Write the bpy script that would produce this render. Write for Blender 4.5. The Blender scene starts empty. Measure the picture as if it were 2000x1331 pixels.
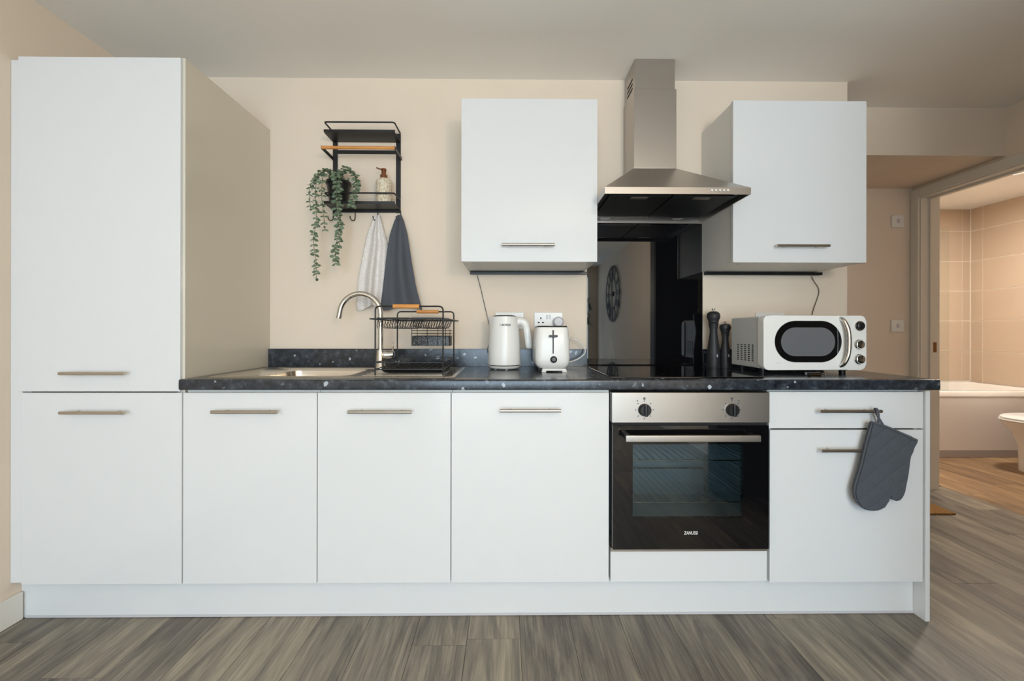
import bpy, bmesh, math, random
from mathutils import Vector, Matrix
random.seed(7)
scene = bpy.context.scene
COL = scene.collection
PI = math.pi

# ------------------------------------------------------------------ camera
FPX, CX, CY, CZ, YAW, SY, ROLL = 855.506, 1.80785, -2.24709, 1.09748, 0.0106873, -18.1658, 0.0015412
cam_d = bpy.data.cameras.new('camera')
cam_d.sensor_fit = 'HORIZONTAL'; cam_d.sensor_width = 36.0
cam_d.lens = FPX / 2000.0 * 36.0
cam_d.shift_y = SY / 2000.0
cam_d.clip_start = 0.02; cam_d.clip_end = 60
cam = bpy.data.objects.new('camera', cam_d); COL.objects.link(cam)
_f = Vector((math.sin(YAW), math.cos(YAW), 0)); _r = Vector((math.cos(YAW), -math.sin(YAW), 0)); _u = Vector((0, 0, 1))
_r2 = _r * math.cos(ROLL) + _u * math.sin(ROLL); _u2 = -_r * math.sin(ROLL) + _u * math.cos(ROLL)
M = Matrix.Identity(4)
for i in range(3):
    M[i][0] = _r2[i]; M[i][1] = _u2[i]; M[i][2] = -_f[i]
M[0][3], M[1][3], M[2][3] = CX, CY, CZ
cam.matrix_world = M
scene.camera = cam

def ray(u, v):
    a = u - 1000; b = v - 665.5 - SY
    a, b = a * math.cos(ROLL) + b * math.sin(ROLL), -a * math.sin(ROLL) + b * math.cos(ROLL)
    r = a / FPX; up = -b / FPX
    return (r * math.cos(YAW) + math.sin(YAW), -r * math.sin(YAW) + math.cos(YAW), up)
def aY(u, v, y):
    d = ray(u, v); t = (y - CY) / d[1]
    return Vector((CX + d[0] * t, y, CZ + d[2] * t))

# ------------------------------------------------------------------ light
scene.view_settings.view_transform = 'Standard'
scene.view_settings.look = 'None'
scene.view_settings.exposure = 0.0
scene.view_settings.gamma = 1.0
scene.view_settings.use_curve_mapping = False
world = bpy.data.worlds.new('world'); scene.world = world
world.use_nodes = True
world.node_tree.nodes['Background'].inputs[0].default_value = (0.70, 0.83, 1.0, 1)
world.node_tree.nodes['Background'].inputs[1].default_value = 1.0

def area(name, loc, rot, sx, sy, power, color, shape='RECTANGLE'):
    l = bpy.data.lights.new(name, 'AREA'); l.shape = shape; l.size = sx; l.size_y = sy
    l.energy = power; l.color = color
    o = bpy.data.objects.new(name, l); COL.objects.link(o)
    o.location = loc; o.rotation_euler = rot
    return o
# daylight entering by the glazed door behind the camera
area('window_daylight', (1.95, -6.42, 1.12), (PI / 2, 0, 0), 2.9, 2.1, 158, (0.64, 0.835, 1.0))
# warm pendant lamp of the living room, behind the camera
pl = bpy.data.lights.new('pendant_bulb', 'POINT'); pl.energy = 70; pl.color = (1.0, 0.84, 0.62); pl.shadow_soft_size = 0.16
po = bpy.data.objects.new('pendant_bulb', pl); COL.objects.link(po); po.location = (2.58, -3.3, 1.62)
# sunshine falling on the floor just inside the window
sl = bpy.data.lights.new('sun', 'SUN'); sl.energy = 9; sl.angle = 0.01; sl.color = (1.0, 0.96, 0.90)
so = bpy.data.objects.new('sun', sl); COL.objects.link(so); so.rotation_euler = (math.radians(48), 0, math.radians(-12))
# bathroom ceiling lamp
area('bathroom_lamp', (5.75, 1.1, 2.36), (0, 0, 0), 0.30, 0.30, 37, (1.0, 0.91, 0.81), 'DISK')

# ------------------------------------------------------------------ helpers
def srgb(r, g, b):
    f = lambda c: (c / 12.92 if c <= 0.04045 else ((c + 0.055) / 1.055) ** 2.4)
    return (f(r / 255), f(g / 255), f(b / 255), 1)

class MB:
    def __init__(s): s.bm = bmesh.new(); s.hard = False
    def box(s, x0, x1, y0, y1, z0, z1, bev=0.0, seg=2):
        r = bmesh.ops.create_cube(s.bm, size=1)
        vs = r['verts']
        for v in vs:
            v.co = ((x0 + x1) / 2 + v.co.x * (x1 - x0), (y0 + y1) / 2 + v.co.y * (y1 - y0), (z0 + z1) / 2 + v.co.z * (z1 - z0))
        if bev:
            s.hard = True
            es = list({e for v in vs for e in v.link_edges})
            bmesh.ops.bevel(s.bm, geom=es, offset=bev, segments=seg, profile=0.5, affect='EDGES')
        return s
    def loft(s, loops, cap0=True, cap1=True, closed=True):
        L = [[s.bm.verts.new(p) for p in lp] for lp in loops]
        n = len(L[0])
        for a, b in zip(L, L[1:]):
            for i in range(n if closed else n - 1):
                j = (i + 1) % n
                try: s.bm.faces.new((a[i], a[j], b[j], b[i]))
                except ValueError: pass
        if cap0: s.bm.faces.new(list(reversed(L[0])))
        if cap1: s.bm.faces.new(L[-1])
        return s
    def tube(s, pts, r, n=8, closed=False):
        pts = [Vector(p) for p in pts]
        m = len(pts); rs = r if isinstance(r, (list, tuple)) else [r] * m
        T = []
        for i in range(m):
            if closed: t = pts[(i + 1) % m] - pts[i - 1]
            else: t = pts[min(i + 1, m - 1)] - pts[max(i - 1, 0)]
            T.append(t.normalized() if t.length > 1e-9 else Vector((0, 0, 1)))
        ref = Vector((0, 0, 1)) if abs(T[0].z) < 0.9 else Vector((1, 0, 0))
        N = (ref - T[0] * ref.dot(T[0])).normalized()
        loops = []
        for i in range(m):
            N = (N - T[i] * N.dot(T[i])).normalized()
            B = T[i].cross(N)
            loops.append([pts[i] + (N * math.cos(2 * PI * k / n) + B * math.sin(2 * PI * k / n)) * rs[i] for k in range(n)])
        if closed: loops.append(loops[0]); return s.loft(loops, False, False)
        return s.loft(loops)
    def cyl(s, p0, p1, r, n=20): return s.tube([p0, p1], r, n)
    def lathe(s, prof, cx=0, cy=0, n=32, axis='z', c0=0):
        loops = []
        for r, h in prof:
            lp = []
            for k in range(n):
                a = 2 * PI * k / n
                if axis == 'z': lp.append((cx + r * math.cos(a), cy + r * math.sin(a), h))
                elif axis == 'y': lp.append((cx + r * math.cos(a), h, cy - r * math.sin(a)))   # cx = x, cy = z
                else: lp.append((h, cx + r * math.cos(a), cy + r * math.sin(a)))
            loops.append(lp)
        return s.loft(loops)
    def prism(s, poly, axis, c0, c1, bev=0.0, seg=2):
        def P(a, b, c): return {'y': (a, c, b), 'z': (a, b, c), 'x': (c, a, b)}[axis]
        A = [s.bm.verts.new(P(a, b, c0)) for a, b in poly]; B = [s.bm.verts.new(P(a, b, c1)) for a, b in poly]
        n = len(poly)
        f0 = s.bm.faces.new(A); f1 = s.bm.faces.new(list(reversed(B)))
        for i in range(n): s.bm.faces.new((A[i], B[i], B[(i + 1) % n], A[(i + 1) % n]))
        if bev:
            s.hard = True
            es = list(f0.edges) + list(f1.edges)
            bmesh.ops.bevel(s.bm, geom=es, offset=bev, segments=seg, profile=0.5, affect='EDGES')
        return s
    def xform(s, m): bmesh.ops.transform(s.bm, matrix=m, verts=s.bm.verts); return s
    def build(s, name, mat, parent=None, label=None, cat=None, group=None, kind=None, angle=40):
        bm = s.bm
        bmesh.ops.recalc_face_normals(bm, faces=bm.faces)
        xs = [v.co.x for v in bm.verts]; ys = [v.co.y for v in bm.verts]; zs = [v.co.z for v in bm.verts]
        o3 = Vector(((min(xs) + max(xs)) / 2, (min(ys) + max(ys)) / 2, min(zs)))
        for v in bm.verts: v.co -= o3
        me = bpy.data.meshes.new(name); bm.to_mesh(me); bm.free()
        me.shade_smooth(); me.set_sharp_from_angle(angle=math.radians(angle))
        me.materials.append(mat)
        o = bpy.data.objects.new(name, me); COL.objects.link(o)
        if s.hard:
            wn = o.modifiers.new('weighted_normal', 'WEIGHTED_NORMAL'); wn.keep_sharp = True; wn.weight = 100
        place(o, o3, parent); tag(o, label, cat, group, kind)
        return o
def place(o, w, parent=None):
    o['wo'] = tuple(w)
    if parent is not None:
        o.parent = parent; o.location = Vector(w) - Vector(parent['wo'])
    else: o.location = w
def tag(o, label=None, cat=None, group=None, kind=None):
    if label: o['label'] = label
    if cat: o['category'] = cat
    if group: o['group'] = group
    if kind: o['kind'] = kind
def thing(name, label, cat, loc, group=None, kind=None):
    o = bpy.data.objects.new(name, None); COL.objects.link(o); o.empty_display_size = 0.05
    place(o, loc); tag(o, label, cat, group, kind)
    return o
def text(name, body, size, loc, mat, parent, rot=(PI / 2, 0, 0), bold=0.0, depth=0.0004, sx=1.0):
    c = bpy.data.curves.new(name, 'FONT'); c.body = body; c.size = size; c.align_x = 'CENTER'; c.align_y = 'CENTER'
    c.extrude = depth; c.offset = bold; c.resolution_u = 3
    t = bpy.data.objects.new(name, c); COL.objects.link(t)
    dg = bpy.context.evaluated_depsgraph_get()
    me = bpy.data.meshes.new_from_object(t.evaluated_get(dg))
    bpy.data.objects.remove(t)
    me.transform(Matrix.LocRotScale(None, __import__('mathutils').Euler(rot), None) @ Matrix.Scale(sx, 4, (1, 0, 0)))
    me.materials.clear(); me.materials.append(mat)
    o = bpy.data.objects.new(name, me); COL.objects.link(o); place(o, loc, parent)
    return o
def fillet(pts, r, n=5):
    pts = [Vector(p) for p in pts]; out = [pts[0]]
    for a, b, c in zip(pts, pts[1:], pts[2:]):
        d0 = (a - b).normalized(); d1 = (c - b).normalized()
        p0 = b + d0 * r; p1 = b + d1 * r
        for k in range(n + 1):
            t = k / n; out.append(p0 * (1 - t) ** 2 + b * 2 * t * (1 - t) + p1 * t * t)
    out.append(pts[-1]); return out
def smooth_path(pts, n=6):
    P = [Vector(p) for p in pts]; out = []
    for i in range(len(P) - 1):
        p0 = P[max(i - 1, 0)]; p1 = P[i]; p2 = P[i + 1]; p3 = P[min(i + 2, len(P) - 1)]
        for k in range(n):
            t = k / n
            out.append(0.5 * ((2 * p1) + (p2 - p0) * t + (2 * p0 - 5 * p1 + 4 * p2 - p3) * t * t + (3 * p1 - p0 - 3 * p2 + p3) * t ** 3))
    out.append(P[-1]); return out
def rrect(x0, x1, y0, y1, r, n=6):
    out = []
    for cx, cy, a0 in ((x1 - r, y1 - r, 0), (x0 + r, y1 - r, PI / 2), (x0 + r, y0 + r, PI), (x1 - r, y0 + r, 1.5 * PI)):
        for k in range(n + 1):
            a = a0 + PI / 2 * k / n
            out.append((cx + r * math.cos(a), cy + r * math.sin(a)))
    return out

# ------------------------------------------------------------------ materials
def mat(name, col, rough=0.5, metal=0.0, ior=1.45, coat=0.0, alpha=1.0):
    m = bpy.data.materials.new(name); m.use_nodes = True
    b = m.node_tree.nodes['Principled BSDF']
    b.inputs['Base Color'].default_value = col; b.inputs['Roughness'].default_value = rough
    b.inputs['Metallic'].default_value = metal; b.inputs['IOR'].default_value = ior
    if coat: b.inputs['Coat Weight'].default_value = coat; b.inputs['Coat Roughness'].default_value = 0.05
    return m
def nodes(m): return m.node_tree.nodes, m.node_tree.links, m.node_tree.nodes['Principled BSDF']
def ramp(N, stops):
    r = N.new('ShaderNodeValToRGB'); e = r.color_ramp.elements
    while len(e) < len(stops): e.new(0.5)
    for i, (p, c) in enumerate(stops): e[i].position = p; e[i].color = c
    return r
def coords(N, L, scale=(1, 1, 1), kind='Object'):
    mp = N.new('ShaderNodeMapping'); mp.inputs['Scale'].default_value = scale
    if kind == 'World':
        g = N.new('ShaderNodeNewGeometry'); L.new(g.outputs['Position'], mp.inputs['Vector'])
    else:
        t = N.new('ShaderNodeTexCoord'); L.new(t.outputs[kind], mp.inputs['Vector'])
    return mp
def noise(N, L, vec, scale, detail=3, rough=0.5):
    n = N.new('ShaderNodeTexNoise'); n.inputs['Scale'].default_value = scale; n.inputs['Detail'].default_value = detail
    n.inputs['Roughness'].default_value = rough; L.new(vec, n.inputs['Vector']); return n
def bump(N, L, b, h, strength=0.2, dist=0.002):
    bp = N.new('ShaderNodeBump'); bp.inputs['Strength'].default_value = strength; bp.inputs['Distance'].default_value = dist
    L.new(h, bp.inputs['Height']); L.new(bp.outputs['Normal'], b.inputs['Normal']); return bp

def paint(name, col, amt=0.02):
    m = mat(name, col, 0.85); N, L, b = nodes(m)
    mp = coords(N, L, kind='World'); n = noise(N, L, mp.outputs[0], 3.0, 2)
    c2 = tuple(min(1, c * (1 + amt)) for c in col[:3]) + (1,); c1 = tuple(c * (1 - amt) for c in col[:3]) + (1,)
    r = ramp(N, [(0.3, c1), (0.7, c2)]); L.new(n.outputs['Fac'], r.inputs[0]); L.new(r.outputs[0], b.inputs['Base Color'])
    n2 = noise(N, L, mp.outputs[0], 260, 2); bump(N, L, b, n2.outputs['Fac'], 0.05, 0.001)
    return m
WALL = paint('peach_wall_paint', srgb(230, 215, 198))
CEIL = paint('ceiling_paint', srgb(246, 244, 240), 0.006)
TRIMW = mat('white_trim_paint', srgb(228, 226, 220), 0.4)
FRAMEW = mat('cream_frame_paint', srgb(220, 216, 208), 0.4)
GLOSS = mat('white_gloss_laminate', srgb(219, 222, 225), 0.10)
CARC = mat('white_melamine', srgb(228, 228, 224), 0.35)
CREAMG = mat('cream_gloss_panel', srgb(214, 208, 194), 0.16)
STEELH = mat('brushed_nickel', srgb(192, 183, 172), 0.36, 1.0)
CHROME = mat('chrome', srgb(215, 214, 210), 0.08, 1.0)
BLACKG = mat('black_glass', (0.004, 0.004, 0.005, 1), 0.02, 0.0, 1.62)
BLACKM = mat('black_powder_coat', srgb(30, 30, 32), 0.42)
BLACKP = mat('black_plastic', srgb(24, 25, 27), 0.35)
DARKGAP = mat('dark_gap', srgb(26, 27, 30), 0.7)
WHITEP = mat('white_plastic', srgb(232, 232, 230), 0.25)
GREYP = mat('light_grey_plastic', srgb(196, 196, 202), 0.3)
CERAM = mat('white_ceramic', srgb(238, 234, 228), 0.08)
OAK = None

def steel(name, col, rough, sc):
    m = mat(name, col, rough, 1.0); N, L, b = nodes(m)
    mp = coords(N, L, sc, 'World'); n = noise(N, L, mp.outputs[0], 1.0, 3)
    r = ramp(N, [(0.3, (rough * 0.92,) * 3 + (1,)), (0.7, (rough * 1.08,) * 3 + (1,))]); L.new(n.outputs['Fac'], r.inputs[0]); L.new(r.outputs[0], b.inputs['Roughness'])
    bump(N, L, b, n.outputs['Fac'], 0.01, 0.0003)
    return m
STEEL = steel('brushed_steel', srgb(182, 176, 170), 0.34, (3, 3, 700))
SINKST = steel('sink_steel', srgb(205, 200, 192), 0.22, (3, 400, 3))

def slate(name):
    m = mat(name, srgb(44, 48, 56), 0.20, 0, 1.5); N, L, b = nodes(m)
    mp = coords(N, L, (1, 1, 1), 'World')
    n = noise(N, L, mp.outputs[0], 38, 6, 0.65)
    r = ramp(N, [(0.32, srgb(26, 29, 35)), (0.55, srgb(48, 54, 63)), (0.78, srgb(84, 93, 104))]); L.new(n.outputs['Fac'], r.inputs[0])
    # mineral flakes: warped, stretched cells, only some of them
    nw = noise(N, L, mp.outputs[0], 30, 2)
    add = N.new('ShaderNodeVectorMath'); add.operation = 'MULTIPLY_ADD'
    L.new(nw.outputs['Color'], add.inputs[0]); add.inputs[1].default_value = (0.035,) * 3; L.new(mp.outputs[0], add.inputs[2])
    v = N.new('ShaderNodeTexVoronoi'); v.inputs['Scale'].default_value = 33; L.new(add.outputs[0], v.inputs['Vector'])
    lt = N.new('ShaderNodeMath'); lt.operation = 'LESS_THAN'; lt.inputs[1].default_value = 0.25; L.new(v.outputs['Distance'], lt.inputs[0])
    sep = N.new('ShaderNodeSeparateColor'); L.new(v.outputs['Color'], sep.inputs[0])
    gt = N.new('ShaderNodeMath'); gt.operation = 'GREATER_THAN'; gt.inputs[1].default_value = 0.58; L.new(sep.outputs[0], gt.inputs[0])
    mu = N.new('ShaderNodeMath'); mu.operation = 'MULTIPLY'; L.new(lt.outputs[0], mu.inputs[0]); L.new(gt.outputs[0], mu.inputs[1])
    m2 = N.new('ShaderNodeMath'); m2.operation = 'MULTIPLY'; L.new(mu.outputs[0], m2.inputs[0]); L.new(sep.outputs[1], m2.inputs[1])
    mx = N.new('ShaderNodeMix'); mx.data_type = 'RGBA'; L.new(m2.outputs[0], mx.inputs[0]); L.new(r.outputs[0], mx.inputs[6]); mx.inputs[7].default_value = srgb(168, 178, 188)
    L.new(mx.outputs[2], b.inputs['Base Color'])
    return m
SLATE = slate('slate_laminate')

def plank_mat(name, stops):
    m = mat(name, stops[1][1], 0.45); N, L, b = nodes(m)
    g = N.new('ShaderNodeNewGeometry'); oi = N.new('ShaderNodeObjectInfo')
    mm = N.new('ShaderNodeMath'); mm.operation = 'MULTIPLY'; mm.inputs[1].default_value = 37.0; L.new(oi.outputs['Random'], mm.inputs[0])
    cb = N.new('ShaderNodeCombineXYZ'); L.new(mm.outputs[0], cb.inputs[0]); L.new(mm.outputs[0], cb.inputs[1]); L.new(mm.outputs[0], cb.inputs[2])
    ad = N.new('ShaderNodeVectorMath'); L.new(g.outputs['Position'], ad.inputs[0]); L.new(cb.outputs[0], ad.inputs[1])
    mp = N.new('ShaderNodeMapping'); mp.inputs['Scale'].default_value = (13, 1.5, 1); L.new(ad.outputs[0], mp.inputs[0])
    n1 = noise(N, L, mp.outputs[0], 1.0, 6, 0.62); n1.inputs['Distortion'].default_value = 1.6
    mp2 = N.new('ShaderNodeMapping'); mp2.inputs['Scale'].default_value = (180, 5, 1); L.new(ad.outputs[0], mp2.inputs[0])
    n2 = noise(N, L, mp2.outputs[0], 1.0, 3)
    mxv = N.new('ShaderNodeMath'); mxv.operation = 'MULTIPLY_ADD'; mxv.inputs[1].default_value = 0.30; L.new(n2.outputs['Fac'], mxv.inputs[0]); 
    sc = N.new('ShaderNodeMath'); sc.operation = 'MULTIPLY'; sc.inputs[1].default_value = 0.72; L.new(n1.outputs['Fac'], sc.inputs[0]); L.new(sc.outputs[0], mxv.inputs[2])
    pr = N.new('ShaderNodeMath'); pr.operation = 'MULTIPLY_ADD'; pr.inputs[1].default_value = 0.14; L.new(oi.outputs['Random'], pr.inputs[0]); L.new(mxv.outputs[0], pr.inputs[2])
    r = ramp(N, stops)
    L.new(pr.outputs[0], r.inputs[0]); L.new(r.outputs[0], b.inputs['Base Color'])
    bump(N, L, b, n2.outputs['Fac'], 0.12, 0.0006)
    return m
PLANK = plank_mat('grey_oak_plank', [(0.36, srgb(74, 69, 64)), (0.50, srgb(108, 102, 94)), (0.62, srgb(136, 129, 116)), (0.76, srgb(168, 158, 140))])
WARMLIT_PLANK = plank_mat('warm_lit_oak_plank', [(0.36, srgb(88, 72, 56)), (0.50, srgb(126, 101, 75)), (0.62, srgb(152, 123, 91)), (0.76, srgb(178, 147, 111))])  # same floor, with the bathroom's warm lamplight put into the plank colour
SUBFLOOR = mat('dark_subfloor', srgb(46, 42, 38), 0.9)
def wood(name, c1, c2, sc=(30, 30, 3)):
    m = mat(name, c1, 0.45); N, L, b = nodes(m); mp = coords(N, L, sc); n = noise(N, L, mp.outputs[0], 3, 4)
    r = ramp(N, [(0.3, c1), (0.7, c2)]); L.new(n.outputs['Fac'], r.inputs[0]); L.new(r.outputs[0], b.inputs['Base Color']); return m
BEECH = wood('orange_beech', srgb(196, 128, 62), srgb(222, 158, 88), (4, 40, 40))
WALNUT = wood('brown_pump_plastic', srgb(96, 50, 22), srgb(124, 68, 32))
def fabric(name, c1, c2, scale=600, rough=0.95, pat=None):
    m = mat(name, c1, rough); N, L, b = nodes(m); mp = coords(N, L)
    n = noise(N, L, mp.outputs[0], scale, 2); r = ramp(N, [(0.35, c1), (0.65, c2)]); L.new(n.outputs['Fac'], r.inputs[0])
    src = r.outputs[0]
    if pat:
        v = N.new('ShaderNodeTexVoronoi'); v.feature = 'DISTANCE_TO_EDGE'; v.inputs['Scale'].default_value = pat[0]; L.new(mp.outputs[0], v.inputs['Vector'])
        r2 = ramp(N, [(0.05, (1, 1, 1, 1)), (0.14, (0, 0, 0, 1))]); L.new(v.outputs['Distance'], r2.inputs[0])
        mx = N.new('ShaderNodeMix'); mx.data_type = 'RGBA'; L.new(r2.outputs[0], mx.inputs[0]); L.new(src, mx.inputs[6]); mx.inputs[7].default_value = pat[1]; src = mx.outputs[2]
    L.new(src, b.inputs['Base Color']); bump(N, L, b, n.outputs['Fac'], 0.3, 0.001); return m
TOWELW = fabric('pale_patterned_cotton', srgb(214, 207, 204), srgb(222, 216, 212), 500, 0.95, (75, srgb(229, 225, 222)))
TOWELG = fabric('slate_grey_cotton', srgb(78, 82, 90), srgb(88, 92, 100))
def quilt():
    m = mat('quilted_grey_linen', srgb(72, 77, 84), 0.95); N, L, b = nodes(m); mp = coords(N, L)
    n = noise(N, L, mp.outputs[0], 450, 3); r = ramp(N, [(0.3, srgb(62, 67, 75)), (0.7, srgb(84, 90, 98))]); L.new(n.outputs['Fac'], r.inputs[0]); L.new(r.outputs[0], b.inputs['Base Color'])
    hs = []
    for ang in (0.9, -0.9):
        m2 = N.new('ShaderNodeMapping'); m2.inputs['Rotation'].default_value = (0, ang, 0); L.new(mp.outputs[0], m2.inputs[0])
        w = N.new('ShaderNodeTexWave'); w.inputs['Scale'].default_value = 6.5; L.new(m2.outputs[0], w.inputs['Vector'])
        p = N.new('ShaderNodeMath'); p.operation = 'POWER'; p.inputs[1].default_value = 0.25; L.new(w.outputs['Fac'], p.inputs[0]); hs.append(p)
    mn = N.new('ShaderNodeMath'); mn.operation = 'MINIMUM'; L.new(hs[0].outputs[0], mn.inputs[0]); L.new(hs[1].outputs[0], mn.inputs[1])
    bump(N, L, b, mn.outputs[0], 0.45, 0.005); return m
MITT = quilt()
def thin_glass(name, tint, refl=0.04, rough=0.02):
    m = bpy.data.materials.new(name); m.use_nodes = True; N = m.node_tree.nodes; L = m.node_tree.links
    N.remove(N['Principled BSDF'])
    t = N.new('ShaderNodeBsdfTransparent'); t.inputs[0].default_value = tint
    g = N.new('ShaderNodeBsdfGlossy'); g.inputs['Roughness'].default_value = rough
    lw = N.new('ShaderNodeLayerWeight'); pw = N.new('ShaderNodeMath'); pw.operation = 'POWER'; pw.inputs[1].default_value = 5; L.new(lw.outputs['Facing'], pw.inputs[0])
    fr = N.new('ShaderNodeMath'); fr.operation = 'MULTIPLY_ADD'; fr.inputs[1].default_value = 0.95; fr.inputs[2].default_value = refl; L.new(pw.outputs[0], fr.inputs[0])
    mx = N.new('ShaderNodeMixShader'); L.new(fr.outputs[0], mx.inputs[0]); L.new(t.outputs[0], mx.inputs[1]); L.new(g.outputs[0], mx.inputs[2])
    L.new(mx.outputs[0], N['Material Output'].inputs[0]); return m
OVENGLASS = thin_glass('oven_window_glass', (0.72, 0.80, 0.83, 1), 0.06)
CLEAR = thin_glass('clear_glass', (0.93, 0.95, 0.94, 1))
ENAMEL = mat('grey_enamel', srgb(150, 162, 168), 0.35)
TILE = mat('beige_tile', srgb(206, 178, 150), 0.18)
def tile_mat():
    N, L, b = nodes(TILE); oi = N.new('ShaderNodeObjectInfo'); r = ramp(N, [(0, srgb(206, 187, 166)), (1, srgb(212, 193, 172))]); L.new(oi.outputs['Random'], r.inputs[0]); L.new(r.outputs[0], b.inputs['Base Color'])
tile_mat()
GROUT = mat('cream_grout', srgb(246, 238, 226), 0.8)
JUTE = fabric('golden_jute', srgb(128, 92, 48), srgb(168, 126, 74), 160, 0.95)
LEAFM = mat('eucalyptus_leaf', srgb(96, 118, 96), 0.6)
def leafvar():
    N, L, b = nodes(LEAFM); mp = coords(N, L); n = noise(N, L, mp.outputs[0], 40, 2)
    r = ramp(N, [(0.3, srgb(70, 90, 68)), (0.55, srgb(108, 128, 104)), (0.75, srgb(150, 164, 138))]); L.new(n.outputs['Fac'], r.inputs[0]); L.new(r.outputs[0], b.inputs['Base Color'])
leafvar()
STEMM = mat('green_brown_stem', srgb(96, 100, 72), 0.7)
BLADE = mat('dark_green_blade', srgb(48, 74, 52), 0.5)
def bottle_mat():
    m = mat('cream_textured_ceramic', srgb(214, 200, 176), 0.6); N, L, b = nodes(m); mp = coords(N, L, (1, 1, 0.6)); n = noise(N, L, mp.outputs[0], 140, 3)
    r = ramp(N, [(0.35, srgb(186, 168, 138)), (0.6, srgb(226, 216, 198))]); L.new(n.outputs['Fac'], r.inputs[0]); L.new(r.outputs[0], b.inputs['Base Color']); bump(N, L, b, n.outputs['Fac'], 0.6, 0.002); return m
BOTTLE = bottle_mat()
PERF = mat('perforated_black_metal', srgb(58, 62, 70), 0.4)
def perf():
    N, L, b = nodes(PERF); mp = coords(N, L); v = N.new('ShaderNodeTexVoronoi'); v.inputs['Scale'].default_value = 190; L.new(mp.outputs[0], v.inputs['Vector'])
    r = ramp(N, [(0.30, srgb(120, 122, 126)), (0.42, srgb(30, 31, 34))]); L.new(v.outputs['Distance'], r.inputs[0]); L.new(r.outputs[0], b.inputs['Base Color'])
perf()

# ------------------------------------------------------------------ room shell
CH = 2.39
XL, XR, YB, YH, XD = -0.045, 3.565, 0.0, 0.83, 4.68       # left wall, end of kitchen wall, kitchen wall, hall wall, doorway wall
YE = -6.5; XC = 3.60; YC = -3.20; YN = -2.11                             # end wall, clock wall
BX, BY = 6.69, 2.32                                         # bathroom right and back wall
def struct(mb, name, m): return mb.build(name, m, kind='structure')
floor = struct(MB().box(XL - .1, BX + .1, YE - .1, BY + .1, -0.10, -0.006), 'floor', SUBFLOOR)
struct(MB().box(XL - .1, BX + .1, YE - .1, BY + .1, CH, CH + .1), 'ceiling', CEIL)
struct(MB().box(XL - .1, XR, 0, YH, 0, CH), 'wall_back', WALL)
struct(MB().box(XL - .1, XL, YE, 0, 0, CH), 'wall_left', WALL)
struct(MB().box(XR, XD, YH, YH + .1, 0, CH), 'wall_hall', WALL)
struct(MB().box(XR, XD, .25, YH, 2.114, CH), 'trim_1', WALL)
OY0, OY1, OZ = -0.02, 0.765, 2.03                           # bathroom doorway
mb = MB(); mb.box(XD, XD + .12, YC, OY0 - .02, 0, CH).box(XD, XD + .12, OY1 + .02, YH + .1, 0, CH).box(XD, XD + .12, OY0 - .02, OY1 + .02, OZ + .02, CH)
struct(mb, 'wall_right', WALL)
struct(MB().box(XC, XC + .12, YE, YN, 0, CH), 'wall_living_right', WALL)
struct(MB().box(XC + .12, XD + .12, YC - .12, YC, 0, CH), 'wall_hall_end', WALL)
WX0, WX1, WZ0, WZ1 = 0.45, 3.42, 0.04, 2.20
mb = MB(); mb.box(XL, WX0, YE - .1, YE, 0, CH).box(WX1, XC, YE - .1, YE, 0, CH).box(WX0, WX1, YE - .1, YE, WZ1, CH).box(WX0, WX1, YE - .1, YE, 0, WZ0)
struct(mb, 'wall_end', WALL)
win = thing('window_1', None, None, ((WX0 + WX1) / 2, YE - .05, WZ0), kind='structure')
mb = MB()
for x in (WX0, WX0 + .97, WX0 + 1.97, WX1 - .06): mb.box(x, x + .06, YE - .08, YE - .02, WZ0, WZ1)
mb.box(WX0, WX1, YE - .08, YE - .02, WZ0, WZ0 + .06).box(WX0, WX1, YE - .08, YE - .02, WZ1 - .06, WZ1)
mb.build('window_frame', TRIMW, win)
for i in range(3): MB().box(WX0 + .06 + i * .985, WX0 + .97 + i * .985, YE - .054, YE - .048, WZ0 + .06, WZ1 - .06).build('pane', CLEAR, win)
# bathroom shell
struct(MB().box(XD, BX + .1, BY, BY + .1, 0, CH), 'wall_bath_back', GROUT)
wbb = bpy.data.objects['wall_bath_back']
struct(MB().box(BX, BX + .1, -0.7, BY, 0, CH), 'wall_bath_right', GROUT)
wbr = bpy.data.objects['wall_bath_right']
struct(MB().box(XD, XD + .12, YH + .1, BY, 0, CH), 'wall_bath_left', WALL)
struct(MB().box(XD + .12, BX, -0.8, -0.7, 0, CH), 'wall_bath_front', WALL)
# baseboards
struct(MB().box(XL, XL + .016, YE, -.562, 0, .105, .004), 'baseboard_left', TRIMW)
struct(MB().box(XC - .016, XC, YE, YN, 0, .105, .004), 'baseboard_right', TRIMW)

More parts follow.
